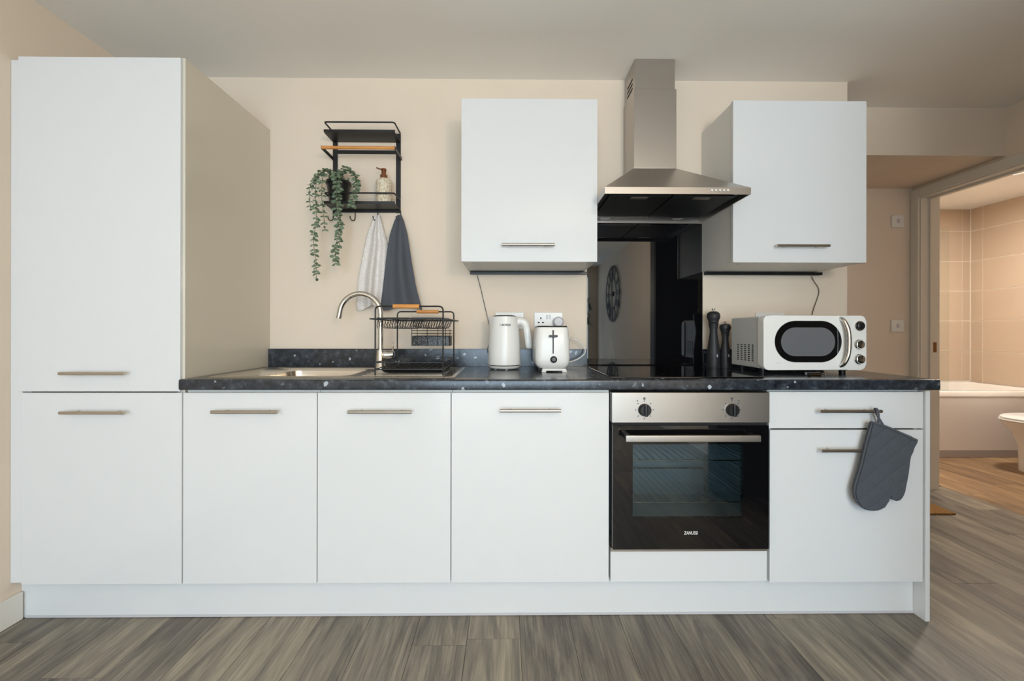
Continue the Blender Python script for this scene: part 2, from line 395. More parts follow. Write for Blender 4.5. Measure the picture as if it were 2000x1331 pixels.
# floor planks (each a part of the floor)
def unit_mesh(name, m):
    bm = bmesh.new(); bmesh.ops.create_cube(bm, size=1); me = bpy.data.meshes.new(name); bm.to_mesh(me); bm.free(); me.materials.append(m); return me
PM = unit_mesh('plank', PLANK); PMB = unit_mesh('warm_lit_plank', WARMLIT_PLANK); TM = unit_mesh('tile', TILE)
def piece(name, me, x0, x1, y0, y1, z0, z1, parent):
    o = bpy.data.objects.new(name, me); COL.objects.link(o); o.scale = (x1 - x0, y1 - y0, z1 - z0)
    place(o, ((x0 + x1) / 2, (y0 + y1) / 2, (z0 + z1) / 2), parent); return o
PW, PL = 0.19, 1.22
rp = random.Random(3)
col = 0; x = XL + .001
while x < BX - .01:
    x1 = min(x + PW, BX)
    if x < XC - .02: y_lo, y_hi = YE, (-0.02 if x < XR - .1 else YH)
    elif x < XC + .12: y_lo, y_hi = YN, YH
    elif x < XD + .05: y_lo, y_hi = YC, YH
    else: y_lo, y_hi = -0.7, BY
    if x1 > XC and x < XC and x < XC - .02: x1 = x + PW
    y = y_lo - rp.random() * PL
    while y < y_hi - .01:
        a, b_ = max(y, y_lo), min(y + PL, y_hi)
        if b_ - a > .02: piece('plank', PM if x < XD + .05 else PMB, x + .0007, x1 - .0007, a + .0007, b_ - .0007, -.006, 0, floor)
        y += PL
    x += PW

# ------------------------------------------------------------------ kitchen units
F = -0.60                                  # face of the doors
def handle(x0, x1, z, yf, parent, off=.030):
    mb = MB(); mb.cyl((x0, yf - off, z), (x1, yf - off, z), .0062, 14)
    L_ = x1 - x0
    for xx in (x0 + L_ * .18, x1 - L_ * .18): mb.cyl((xx, yf - off, z), (xx, yf + .001, z), .0045, 10)
    return mb.build('handle', STEELH, parent)
def door(x0, x1, z0, z1, yf, parent, name='door', m=None, th=.019):
    return MB().box(x0, x1, yf, yf + th, z0, z1, .0015).build(name, m or GLOSS, parent)
def carcass(x0, x1, y0, y1, z0, z1, parent, top=True, t=.016):
    mb = MB(); mb.box(x0, x0 + t, y0, y1, z0, z1).box(x1 - t, x1, y0, y1, z0, z1).box(x0 + t, x1 - t, y0, y1, z0, z0 + t).box(x0 + t, x1 - t, y1 - .006, y1, z0 + t, z1)
    if top: mb.box(x0 + t, x1 - t, y0, y1 - .006, z1 - t, z1)
    else: mb.box(x0 + t, x1 - t, y0, y0 + .02, z1 - .03, z1)
    return mb.build('carcass', CARC, parent)

t = thing('tall_cabinet', 'tall white glossy cabinet with two doors standing by the left wall', 'cabinet', (.29, -.3, 0))
carcass(.002, .580, F + .021, -.003, .15, 2.112, t)
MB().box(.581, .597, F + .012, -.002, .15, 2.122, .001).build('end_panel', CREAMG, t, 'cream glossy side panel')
MB().box(XL + .001, -.001, F + .006, F + .03, .155, 2.107, .001).build('filler_strip', GLOSS, t)
d = door(-.012, .594 - .006, .870, 2.117, F, t); handle(.171, .408, .940, F, d)
d = door(.002, .594, .152, .866, F, t); handle(.173, .408, .796, F, d)

for x0, x1, hx0, hx1, hz, lab in ((.600, 1.100, .722, .965, .799, 'white glossy base cabinet next to tall cabinet below sink bowl'),
                              (1.100, 1.600, 1.221, 1.456, .799, 'white glossy base cabinet below tap and dish rack'),
                              (1.600, 2.196, 1.780, 2.007, .803, 'wide white glossy base cabinet below kettle and toaster, beside oven')):
    t = thing('base_cabinet', lab, 'cabinet', ((x0 + x1) / 2, -.3, 0))
    carcass(x0 + .001, x1 - .001, F + .021, -.003, .15, .874, t, top=False)
    d = door(x0 + .0015 - .003, x1 - .0015 - .003, .152, .866, F, t); handle(hx0, hx1, hz, F, d)

t = thing('oven_plinth_unit', 'low white unit with blank fascia under the built-in oven', 'cabinet', (2.5, -.3, .15))
MB().box(2.2005, 2.7995, F + .021, -.003, .15, .266).build('carcass', CARC, t)
door(2.1985, 2.792, .152, .268, F, t, 'fascia')

t = thing('drawer_cabinet', 'white glossy cabinet with top drawer and oven mitt hanging from it', 'cabinet', (3.1, -.3, 0))
carcass(2.803, 3.386, F + .021, -.003, .15, .874, t, top=False)
d = door(2.798, 3.388, .731, .869, F, t, 'drawer'); handle(2.970, 3.203, .801, F, d)
d = door(2.802, 3.388, .147, .725, F, t); handle(2.976, 3.209, .654, F, d)
MB().box(3.392, 3.409, F - .006, -.002, 0, .874, .001).build('end_panel', GLOSS, label='narrow white upright panel closing the right end of the units', cat='panel')
t = MB().box(XL + .001, 3.391, -.556, -.540, .002, .147, .001).build('plinth', GLOSS, label='long white kickboard along the floor under the base units', cat='plinth')
MB().box(XL + .018, 3.391, -.5585, -.556, .0015, .010).build('seal_strip', GREYP, t)

# worktop with sink cut-out
WT, WB, WF = .918, .878, -.622
mb = MB()
SX0, SX1, SY0, SY1 = .70, 1.575, -.545, -.13
prof = rrect(WF, -.10, WB, WT, .006, 3)
def wt_box(x0, x1, y0, y1, be=0): mb.box(x0, x1, y0, y1, WB, WT)
# front strip with rounded nose
fp = [(SY0, WB), (SY0, WT)] + [(WF + .007 - .007 * math.sin(a), WT - .007 + .007 * math.cos(a)) for a in [i * PI / 10 for i in range(6)]] + [(WF + .007 - .007 * math.cos(a), WB + .007 - .007 * math.sin(a)) for a in [i * PI / 10 for i in range(6)]]
mb.prism(fp, 'x', .5985, 3.432)
wt_box(.5985, SX0, SY0, -.001); wt_box(SX1, 3.432, SY0, -.001); wt_box(SX0, SX1, SY1, -.001)
mb.build('worktop', SLATE, label='long dark slate-look worktop with pale flecks', cat='worktop', angle=30)
MB().box(.5985, 2.214, -.018, -.001, WT, 1.007, .001).build('upstand', SLATE, label='dark slate-look upstand behind sink, kettle and toaster', cat='upstand')
MB().box(2.813, 3.432, -.018, -.001, WT, 1.007, .001).build('upstand', SLATE, label='dark slate-look upstand behind pepper mills and microwave', cat='upstand')

# wall cabinets
for x0, x1, lab, h0, h1, s0, s1 in ((1.605, 2.203, 'white glossy wall cabinet left of the cooker hood', 1.783, 2.013, 1.618, 2.212), (2.803, 3.397, 'white glossy wall cabinet right of the cooker hood', 2.981, 3.212, 2.818, 3.419)):
    t = thing('wall_cabinet', lab, 'cabinet', ((x0 + x1) / 2, -.16, 1.403))
    carcass(x0 + .004, x1 - .004, -.305, -.001, 1.404, 2.117, t)
    d = door(x0, x1, 1.403, 2.119, -.325, t); handle(h0, h1, 1.473, -.325, d, .028)
    for xx in (x0 + .05, x1 - .06): MB().cyl((xx, -.27, 1.4045), (xx, -.27, 1.402), .006, 10).build('cover_cap', GREYP, t)
# cooker hood
HX = 2.4985
t = thing('cooker_hood', 'stainless steel chimney cooker hood above the hob', 'cooker hood', (HX, -.24, 1.655))
hl, hr, hf, hb = 2.201, 2.796, -.48, -.002
cl, cr, cf = 2.404, 2.606, -.185
ztop = 1.868; zlip = 1.682
mb = MB()
mb.loft([[(hl, hf, zlip), (hr, hf, zlip), (hr, hb, zlip), (hl, hb, zlip)], [(cl, cf, ztop), (cr, cf, ztop), (cr, hb, ztop), (cl, hb, ztop)]])
mb.build('canopy', STEEL, t, angle=20)
mb = MB(); mb.box(hl, hr, hf, hf + .004, 1.655, zlip).box(hl, hl + .004, hf + .004, hb, 1.655, zlip).box(hr - .004, hr, hf + .004, hb, 1.655, zlip).box(hl + .004, hr - .004, hb - .004, hb, 1.655, zlip)
lip = mb.build('lip', STEEL, t, angle=20)
MB().box(hl + .005, hr - .005, hf + .005, hb - .005, 1.672, 1.680).build('underside_panel', BLACKP, t)
FILT = mat('dark_filter_mesh', srgb(58, 60, 60), 0.45, 0.6)
def filt():
    N, L, b = nodes(FILT); mp = coords(N, L); ch = N.new('ShaderNodeTexChecker'); ch.inputs['Scale'].default_value = 220; L.new(mp.outputs[0], ch.inputs[0]); ch.inputs[1].default_value = srgb(70, 72, 72); ch.inputs[2].default_value = srgb(40, 42, 42); L.new(ch.outputs[0], b.inputs['Base Color'])
filt()
for xa, xb in ((hl + .035, HX - .004), (HX + .004, hr - .035)):
    fo = MB().box(xa, xb, hf + .06, -.085, 1.664, 1.672, .002).build('grease_filter', FILT, t)
    xm = (xa + xb) / 2; MB().box(xm - .035, xm + .035, hf + .075, hf + .10, 1.6625, 1.664).build('filter_latch', STEELH, fo)
    MB().box(xa, xb, -.085, -.078, 1.662, 1.672).build('filter_edge', CHROME, fo)
for xx in (HX - .20, HX + .17):
    MB().lathe([(.001, 1.667), (.026, 1.667), (.028, 1.672)], xx, -.045, 24).build('lamp_lens', GREYP, t)
for i in range(5):
    p = aY(1390 + i * 7.8, 372, hf)
    MB().cyl((p.x, hf - .004, p.z), (p.x, hf, p.z), .0042, 12).build('push_button', WHITEP, t)
MB().box(cl, cr, cf, hb, ztop, 2.245, .002).build('lower_chimney', STEEL, t)
uc = MB().box(cl + .006, cr - .006, cf + .006, hb, 2.245, CH - .001, .001).build('upper_chimney', STEEL, t)
for k in range(3): MB().box(cl + .0052, cl + .0068, -.14, -.05, 2.265 + k * .022, 2.275 + k * .022).build('vent_slot', DARKGAP, uc)
# splashback and hob
sb = MB().box(2.217, 2.811, -.007, -.001, WT, 1.653, .0008).build('splashback', BLACKG, label='tall black glass splashback behind the hob', cat='splashback')
t = MB().box(2.205, 2.795, -.572, -.075, WT, WT + .005, .0015).build('hob', BLACKG, label='flat black glass hob set into the worktop', cat='hob')
RING = mat('grey_zone_print', srgb(70, 72, 76), 0.2)
for cx_, cy_, r_ in ((2.36, -.22, .075), (2.64, -.22, .095), (2.36, -.43, .095), (2.64, -.43, .075)):
    mb = MB(); ang = [2 * PI * k / 40 for k in range(40)]
    mb.loft([[(cx_ + r * math.cos(a), cy_ + r * math.sin(a), WT + .0052) for a in ang] for r in (r_, r_ + .002)], False, False); mb.build('cooking_zone', RING, t)

# built-in oven
t = thing('built_in_oven', 'built-in steel and black glass oven below the hob', 'oven', (2.495, -.4, .27))
ox0, ox1 = 2.1985, 2.789
YO = F - .02
p = MB().box(ox0, ox1, YO, F + .03, .757, .869, .0015).build('control_panel', STEEL, t)
for kx, lean in ((2.319, 0), (2.647, 0)):
    kn = MB().lathe([(.0235, YO), (.0225, YO - .014), (.020, YO - .018), (.001, YO - .018)], kx, .805, 32, 'y').build('knob', BLACKP, p)
    MB().box(kx - .005, kx + .006, YO - .027, YO - .0175, .783, .827, .003).build('grip', BLACKP, kn)
    mb = MB()
    for a in range(8):
        an = a * PI / 4; mb.box(kx + .033 * math.sin(an) - .002, kx + .033 * math.sin(an) + .002, YO - .0004, YO + .0002, .805 + .033 * math.cos(an) - .002, .805 + .033 * math.cos(an) + .002)
    mb.box(kx - .004, kx + .004, YO - .0004, YO + .0002, .843, .851)
    dx = -.026 if kx < 2.5 else .026
    mb.box(kx + dx - .002, kx + dx + .002, YO - .0004, YO + .0002, .836, .841)
    mb.build('dial_print', mat('grey_print', srgb(70, 70, 72), .5), p, kind='stuff')
MB().box(ox0 + .002, ox1 - .002, F - .006, F + .02, .746, .757).build('vent_strip', DARKGAP, t)
# door: frame of black glass round a window
wx0, wx1, wz0, wz1 = 2.276, 2.690, .400, .676
dz0, dz1 = .284, .746
mb = MB(); mb.box(ox0 + .003, wx0, YO, F, dz0, dz1).box(wx1, ox1 - .003, YO, F, dz0, dz1).box(wx0, wx1, YO, F, dz0, wz0).box(wx0, wx1, YO, F, wz1, dz1)
od = mb.build('oven_door', BLACKG, t)
MB().box(wx0, wx1, YO, YO + .004, wz0, wz1).build('window_glass', OVENGLASS, od)
hb_ = MB().box(2.236, 2.725, F - .077, F - .063, .698, .722, .003).build('door_handle', STEEL, od, 'flat brushed steel bar')
for xx in (2.25, 2.712): MB().box(xx - .008, xx + .008, F - .065, YO, .700, .720, .002).build('handle_mount', BLACKP, hb_)
text('brand_lettering', 'ZANUSSI', .0175, (2.494, YO - .0006, .345), mat('white_print', srgb(225, 225, 225), .4), od, bold=.0002, sx=.74)
MB().box(ox0, ox1, F - .006, F + .02, .2695, .2835).build('bottom_trim', STEELH, t)
# cavity
cx0, cx1, cy0, cy1, cz0, cz1 = 2.215, 2.770, F + .004, -.12, .30, .74
mb = MB(); mb.box(cx0, cx0 + .006, cy0, cy1, cz0, cz1).box(cx1 - .006, cx1, cy0, cy1, cz0, cz1).box(cx0, cx1, cy0, cy1, cz0, cz0 + .006).box(cx0, cx1, cy0, cy1, cz1 - .006, cz1).box(cx0, cx1, cy1 - .006, cy1, cz0, cz1)
cv = mb.build('cavity', ENAMEL, t)
mb = MB(); mb.lathe([(.09, cy1 - .008), (.088, cy1 - .014), (.001, cy1 - .014)], 2.49, .52, 32, 'y'); mb.build('fan_cover', ENAMEL, cv)
for zz in (.60, .44):
    mb = MB(); mb.tube([(cx0 + .02, cy0 + .03, zz), (cx1 - .02, cy0 + .03, zz), (cx1 - .02, cy1 - .03, zz), (cx0 + .02, cy1 - .03, zz)], .003, 6, True)
    for k in range(17):
        xx = cx0 + .05 + k * .0285; mb.cyl((xx, cy0 + .03, zz + .003), (xx, cy1 - .03, zz + .003), .0016, 6)
    mb.build('oven_rack', CHROME, cv)
for xx in (cx0 + .01, cx1 - .01):
    mb = MB()
    for k in range(8): mb.cyl((xx, cy0 + .03, .36 + k * .045), (xx, cy1 - .03, .36 + k * .045), .0025, 6)
    mb.build('side_rail', CHROME, cv)

# under-cabinet light bars with cables
t = thing('light_bar', 'slim black light bar under left wall cabinet with cable to socket', 'light bar', (1.915, -.01, 1.387))
MB().box(1.618, 2.212, -.026, -.001, 1.387, 1.4015, .002).build('housing', BLACKP, t)
pts = [aY(932, 538, -.014), aY(938, 560, -.010), aY(945, 590, -.008), aY(953, 625, -.008), aY(958, 650, -.012), aY(955, 672, -.02), aY(952, 683, -.024), aY(953, 690, -.024)]
MB().tube(smooth_path(pts), .0017, 6).build('cable', BLACKP, t)
t = thing('light_bar', 'slim black light bar under right wall cabinet with curly cable', 'light bar', (3.12, -.01, 1.387))
MB().box(2.818, 3.419, -.026, -.001, 1.387, 1.4015, .002).build('housing', BLACKP, t)
pts = [aY(1585, 540, -.014), aY(1590, 550, -.012), aY(1598, 562, -.010), aY(1599, 574, -.008), aY(1594, 590, -.010), aY(1589, 604, -.012), aY(1586, 616, -.013)]
MB().tube(smooth_path(pts), .0017, 6).build('cable', BLACKP, t)

# ------------------------------------------------------------------ sink and tap
t = thing('sink', 'stainless steel inset sink with drainer in the worktop', 'sink', (1.13, -.335, WT))
o = rrect(.665, 1.605, -.572, -.10, .02); i1 = rrect(.80, 1.175, -.505, -.19, .05); i2 = rrect(.812, 1.163, -.493, -.202, .045); i3 = rrect(.83, 1.145, -.475, -.22, .04)
zt = WT + .004
mb = MB(); mb.loft([[(x, y, WT + .0005) for x, y in o], [(x, y, zt) for x, y in rrect(.668, 1.602, -.569, -.103, .02)], [(x, y, zt) for x, y in rrect(.685, 1.585, -.552, -.12, .02)], [(x, y, zt - .003) for x, y in rrect(.690, 1.58, -.547, -.125, .02)], [(x, y, zt - .003) for x, y in i1], [(x, y, zt - .01) for x, y in i2], [(x, y, WT - .15) for x, y in i3], [(x, y, WT - .155) for x, y in rrect(.86, 1.115, -.445, -.25, .03)]], False, True)
mb.build('basin', SINKST, t, angle=50)
for k in range(7):
    y = -.50 + k * .055; MB().box(1.23, 1.55, y, y + .012, zt - .003, zt - .0005, .001).build('drainer_rib', SINKST, t)
MB().lathe([(.001, WT - .152), (.04, WT - .152), (.042, WT - .155)], .985, -.35, 28).build('waste', CHROME, t)
# tap
tx, ty = 1.209, -.17
t = thing('tap', 'chrome swan-neck mixer tap behind the sink', 'tap', (tx, ty, zt))
MB().lathe([(.026, zt - .003), (.026, zt + .006), (.022, zt + .012), (.020, zt + .085), (.001, zt + .087)], tx, ty, 28).build('body', CHROME, t)
R_ = .096; cxa, cza = tx - R_, 1.178
path = [(tx, ty, zt + .08), (tx, ty, cza)] + [(cxa + R_ * math.cos(a), ty, cza + R_ * math.sin(a)) for a in [PI * k / 18 for k in range(1, 18)]] + [(cxa - R_ - .002, ty - .001, cza - .006), (cxa - R_ - .006, ty, cza - .02)]
MB().tube(path, .0125, 16).build('spout', CHROME, t)
l_ = MB().lathe([(.001, tx + .012), (.021, tx + .012), (.021, tx + .060), (.018, tx + .064), (.001, tx + .064)], ty, .985, 24, 'x').build('lever_housing', CHROME, t)
MB().tube([(tx + .058, ty, 1.004), (tx + .058, ty - .004, 1.05)], .004, 8).build('lever', CHROME, l_)

# ------------------------------------------------------------------ dish rack
RX0, RX1, RY0, RY1, RZ = 1.283, 1.552, -.50, -.15, zt
t = thing('dish_rack', 'black wire dish drying rack with wooden handles on the drainer', 'dish rack', ((RX0 + RX1) / 2, -.33, zt))
for y in (RY0, RY1):
    zt2 = 1.196 if y == RY0 else 1.190
    mb = MB(); mb.tube(fillet([(RX0, y, RZ), (RX0, y, zt2), (RX1, y, zt2), (RX1, y, RZ)], .018), .0032, 8); a = mb.build('arch', BLACKM, t)
    m_ = (RX0 + RX1) / 2 - .012 if y == RY0 else (RX0 + RX1) / 2 + .01
    MB().cyl((m_ - .052, y, zt2), (m_ + .052, y, zt2), .0085, 16).build('handle', BEECH, a, 'orange wooden grip')
for zz, e in ((1.146, .022), (.972, 0), (.945, 0)):
    MB().tube([(RX0 - e, RY0, zz), (RX1 + e, RY0, zz), (RX1 + e, RY1, zz), (RX0 - e, RY1, zz)], .0025, 6, True).build('rail', BLACKM, t)
# curved slatted upper basket, two shallow scoops
for xa, xb in ((RX0 + .005, (RX0 + RX1) / 2 - .006), ((RX0 + RX1) / 2 + .006, RX1 - .005)):
    mb = MB(); nn = 8
    for k in range(nn):
        y = RY0 + .01 + (RY1 - RY0 - .02) * k / (nn - 1)
        mb.tube([(xa, y, 1.150), (xa + .012, y, 1.118), (xa + .03, y, 1.109), (xb - .03, y, 1.109), (xb - .012, y, 1.118), (xb, y, 1.150)], .0012, 5)
    for k in range(12):
        xx = xa + (xb - xa) * (k + .5) / 12
        for y, s_ in ((RY0 + .008, 1), (RY1 - .008, -1)): mb.tube([(xx, y, 1.15), (xx - .01, y + s_ * .012, 1.118), (xx - .012, y + s_ * .03, 1.109)], .0014, 5)
    mb.tube([(xa, RY0 + .008, 1.15), (xb, RY0 + .008, 1.15), (xb, RY1 - .008, 1.15), (xa, RY1 - .008, 1.15)], .002, 5, True)
    mb.build('plate_basket', BLACKM, t)
# cutlery basket hung at the back
kx0, kx1, ky0, ky1 = 1.372, 1.546, -.245, -.165
cb_ = MB().loft([[(x, y, z) for x, y in rrect(kx0, kx1, ky0, ky1, .008, 3)] for z in (1.030, 1.072)], True, False).build('cutlery_basket', PERF, t)
mb = MB()
for zz in (1.074, 1.086, 1.100): mb.tube([(kx0, ky0, zz), (kx1, ky0, zz), (kx1, ky1, zz), (kx0, ky1, zz)], .0017, 5, True)
for xx in (kx0, kx0 + .025, kx0 + .07, kx1 - .055, kx1 - .02, kx1): mb.cyl((xx, ky0, 1.03), (xx, ky0, 1.108), .0015, 5)
mb.build('basket_rail', BLACKM, cb_)
tr = MB().loft([[(x, y, z) for x, y in rrect(RX0 + .002 - e, RX1 - .002 + e, RY0 + .06 - e, RY1 - .004 + e, .01, 3)] for z, e in ((RZ + .003, -.012), (RZ + .016, .0))], True, False).build('drip_tray', BLACKM, t)
mb = MB()
for k in range(9):
    xx = RX0 + .02 + k * .0286
    mb.tube([(xx, RY0 + .05, .955), (xx, RY0 + .055, .942), (xx, RY1 - .01, .942), (xx, RY1, .958)], .0016, 5)
mb.build('lower_grid', BLACKM, t)

# ------------------------------------------------------------------ wall shelf
t = thing('wall_shelf', 'black metal two-tier wall shelf with hooks above the sink', 'shelf', (1.09, -.06, 1.70))
sx0, sx1, sd = .918, 1.262, -.122
for x in (sx0 + .0115, sx1 - .0115): MB().box(x - .0115, x + .0115, -.007, -.001, 1.700, 2.105).build('upright', BLACKM, t)
for z in (2.012, 1.712): MB().box(sx0 + .023, sx1 - .023, -.006, -.001, z - .010, z + .008).build('crossbar', BLACKM, t)
for zp, zr in ((2.062, 2.109), (1.716, 1.766)):
    poly = rrect(sx0, sx1, sd, -.007, .012, 4)
    sp = MB().prism(poly, 'z', zp - .003, zp).build('shelf_plate', BLACKM, t)
    MB().prism(rrect(sx0, sx1, sd, sd + .008, .003, 2), 'z', zp, zp + .010).build('front_edge', BLACKM, sp)
    MB().tube(fillet([(sx0 + .003, -.006, zr), (sx0 + .003, sd + .003, zr), (sx1 - .003, sd + .003, zr), (sx1 - .003, -.006, zr)], .014), .004, 8).build('guard_rail', BLACKM, t)
zb = 1.977
for x in (sx0 - .001, sx1 + .004): MB().box(x - .002, x + .002, -.143, -.004, zb - .008, zb + .008).build('bar_bracket', BLACKM, t)
MB().cyl((sx0 - .003, -.138, zb), (sx1 + .006, -.138, zb), .0078, 16).build('towel_bar', BEECH, t, 'orange wooden bar')
HK = []
for u in (650, 693, 737.5, 782):
    p = aY(u, 415, -.012); HK.append(p)
    MB().tube(smooth_path([(p.x, -.008, 1.712), (p.x, -.008, 1.672), (p.x - .004, -.014, 1.660), (p.x - .011, -.024, 1.658), (p.x - .016, -.03, 1.667), (p.x - .017, -.032, 1.678)], 4), .0024, 7).build('hook', BLACKM, t)

# soap dispenser
p = aY(749.5, 398, -.075); bx_, by_, z0 = p.x, -.072, 1.716
t = thing('soap_dispenser', 'cream textured soap dispenser with brown pump on the shelf', 'soap dispenser', (bx_, by_, z0))
MB().lathe([(.001, z0), (.036, z0), (.0385, z0 + .006), (.0385, z0 + .115), (.034, z0 + .128), (.020, z0 + .136), (.016, z0 + .138), (.001, z0 + .138)], bx_, by_, 32).build('bottle', BOTTLE, t)
pm = MB().lathe([(.017, z0 + .136), (.0175, z0 + .152), (.011, z0 + .154), (.0105, z0 + .172), (.0125, z0 + .174), (.0125, z0 + .184), (.001, z0 + .185)], bx_ - .001, by_, 24).build('pump', WALNUT, t)
MB().tube([(bx_ - .008, by_, z0 + .180), (bx_ - .024, by_ - .004, z0 + .184), (bx_ - .036, by_ - .006, z0 + .188)], .0035, 8).build('nozzle', WALNUT, pm)
# trailing plant
pc = aY(661, 398, -.07); px_, py_, z0 = pc.x, -.068, 1.716
t = thing('trailing_plant', 'trailing green plant in a black pot on the shelf', 'plant', (px_, py_, z0))
MB().lathe([(.001, z0), (.041, z0), (.056, z0 + .105), (.060, z0 + .105), (.060, z0 + .118), (.053, z0 + .118), (.050, z0 + .10), (.001, z0 + .10)], px_, py_, 32).build('pot', BLACKP, t)
rl = random.Random(11)
def leaf(mb, c, d, n, L_, W_):
    d = d.normalized(); s_ = d.cross(n).normalized(); n = s_.cross(d)
    P = [c, c + d * L_ * .35 + s_ * W_ * .5 + n * .001, c + d * L_ * .75 + s_ * W_ * .42, c + d * L_, c + d * L_ * .75 - s_ * W_ * .42, c + d * L_ * .35 - s_ * W_ * .5 + n * .001]
    vs = [mb.bm.verts.new(q) for q in P]; mb.bm.faces.new((vs[0], vs[1], vs[2], vs[3])); mb.bm.faces.new((vs[0], vs[3], vs[4], vs[5]))
def vine(pts, dens, lsz):
    path = smooth_path(pts, 8)
    st = MB().tube(path, .0013, 5).build('vine', STEMM, t)
    mb = MB(); acc = 0; k = 0
    for a, b in zip(path, path[1:]):
        seg = (b - a).length; acc += seg
        while acc > dens:
            acc -= dens; k += 1; c = a.lerp(b, .5)
            tg = (b - a).normalized(); th = k * 1.9 + rl.random()
            ax = Vector((math.cos(th), math.sin(th) * .75 - .15, 0))
            for sgn in (1, -1):
                dd = (ax * sgn + tg * .35 + Vector((0, -.05, rl.uniform(-.5, .4)))).normalized()
                q = lsz * rl.uniform(.75, 1.2)
                nn = Vector((rl.uniform(-.5, .5), -1, rl.uniform(.1, .9))).normalized()
                leaf(mb, c, dd, nn, q, q * .62)
    mb.build('leaves', LEAFM, st, kind='stuff')
top = Vector((px_, py_, z0 + .105))
def vp(*uvy): return [aY(u, v, y) for u, v, y in uvy]
vine([top] + vp((640, 336, -.10), (622, 342, -.135), (616, 375, -.145), (618, 430, -.14), (612, 470, -.135), (617, 510, -.135), (618, 548, -.135)), .0150, .0225)
vine([top] + vp((645, 335, -.09), (625, 340, -.12), (606, 365, -.13), (605, 392, -.13), (607, 412, -.13)), .0165, .019)
vine([top] + vp((640, 333, -.10), (630, 350, -.14), (629, 390, -.15), (633, 425, -.15), (635, 452, -.15)), .0160, .020)
vine([top] + vp((657, 336, -.13), (657, 360, -.15), (658, 410, -.155), (662, 450, -.15), (655, 485, -.15), (656, 516, -.15)), .0115, .025)
vine([top] + vp((660, 338, -.125), (662, 365, -.15), (662, 415, -.155), (664, 445, -.15), (663, 480, -.15)), .0160, .021)
vine([top] + vp((675, 332, -.10), (690, 340, -.13), (696, 360, -.14), (690, 385, -.15), (686, 405, -.15)), .0125, .024)
vine([top] + vp((668, 330, -.08), (680, 330, -.10), (696, 350, -.11), (698, 368, -.12)), .0145, .021)
vine([top] + vp((650, 335, -.08), (632, 332, -.10), (615, 345, -.11), (609, 372, -.12)), .0150, .021)
for k in range(7):
    a = k * .9; vine([top, top + Vector((.022 * math.cos(a), .018 * math.sin(a), .018)), top + Vector((.044 * math.cos(a), .032 * math.sin(a), .020 + .01 * math.sin(k * 2.1)))], .012, .021)

# towels
def towel(name, label, m, hook, L_, R_e, vb, folds, yo=0.0):
    """draped cloth hung from a point: left and right outline in pixels, folds running down"""
    nu, nv = 36, 30; yb = -.042; mb = MB(); grid = []
    for j in range(nv + 1):
        tt = j / nv; v = hook[1] + (vb - hook[1]) * tt
        def edge(E):
            for (u0, v0), (u1, v1) in zip(E, E[1:]):
                if v <= v1: return u0 + (u1 - u0) * max(0, (v - v0) / (v1 - v0))
            return E[-1][0]
        ul, ur = edge(L_), edge(R_e); row = []
        for i in range(nu + 1):
            s_ = i / nu
            dep = .012 + .030 * min(1, tt * 1.6)
            y = -.010 - dep * (.55 + .45 * math.cos(folds * 2 * PI * s_ + .6 * math.sin(3 * tt))) * math.sin(PI * min(1, max(0, .08 + .84 * s_))) - .006
            if tt < .05: y -= .012
            y += yo * min(1, tt * 3)
            dv = 5 * math.sin(s_ * PI * 2 + 1) * tt
            row.append(aY(ul + (ur - ul) * s_, v + dv, y))
        grid.append(row)
    th = Vector((0, .004, 0))
    V = [[mb.bm.verts.new(p) for p in r] for r in grid]; B = [[mb.bm.verts.new(p + th) for p in r] for r in grid]
    for j in range(nv):
        for i in range(nu):
            mb.bm.faces.new((V[j][i], V[j][i + 1], V[j + 1][i + 1], V[j + 1][i])); mb.bm.faces.new((B[j][i], B[j + 1][i], B[j + 1][i + 1], B[j][i + 1]))
    for j in range(nv):
        for i_ in (0, nu): mb.bm.faces.new((V[j][i_], V[j + 1][i_], B[j + 1][i_], B[j][i_]))
    for i in range(nu):
        for j_ in (0, nv): mb.bm.faces.new((V[j_][i], V[j_][i + 1], B[j_][i + 1], B[j_][i]))
    return mb.build(name, m, label=label, cat='towel', angle=80)
towel('tea_towel', 'pale patterned tea towel hanging from the shelf hook', TOWELW, (736, 420), [(733, 420), (727, 432), (718, 455), (709, 495), (700, 540), (696, 590), (699, 606)], [(741, 420), (746, 435), (753, 462), (758, 482), (758, 520), (756, 560), (748, 606)], 602, 2.2)
towel('tea_towel', 'plain slate grey tea towel hanging from the shelf hook', TOWELG, (780, 420), [(776, 420), (770, 432), (761, 458), (756, 490), (750, 540), (744, 590), (742, 606)], [(784, 420), (789, 432), (796, 458), (804, 510), (812, 555), (824, 600), (826, 606)], 602, 1.6, -.030)

# ------------------------------------------------------------------ sockets
def double_socket(x0, z0, label, plug=None):
    t = thing('double_socket', label, 'socket', (x0 + .073, -.005, z0))
    w, h = .146, .086
    MB().box(x0, x0 + w, -.010, -.001, z0, z0 + h, .003).build('plate', WHITEP, t)
    for c in (x0 + .034, x0 + .112):
        for dx, dz, a, b in ((0, .056, .003, .005), (-.011, .034, .005, .0028), (.011, .034, .005, .0028)):
            MB().box(c + dx - a / 1, c + dx + a, -.0104, -.0098, z0 + dz - b, z0 + dz + b).build('pin_hole', DARKGAP, t)
    for c in (x0 + .066, x0 + .080): MB().box(c - .0045, c + .0045, -.013, -.010, z0 + .052, z0 + .074, .001).build('rocker_switch', GREYP, t)
    return t
double_socket(1.746, 1.108, 'white double wall socket half hidden behind the kettle')
double_socket(1.945, 1.108, 'white double wall socket above the toaster')
double_socket(3.087, 1.109, 'white double wall socket hidden behind microwave top')
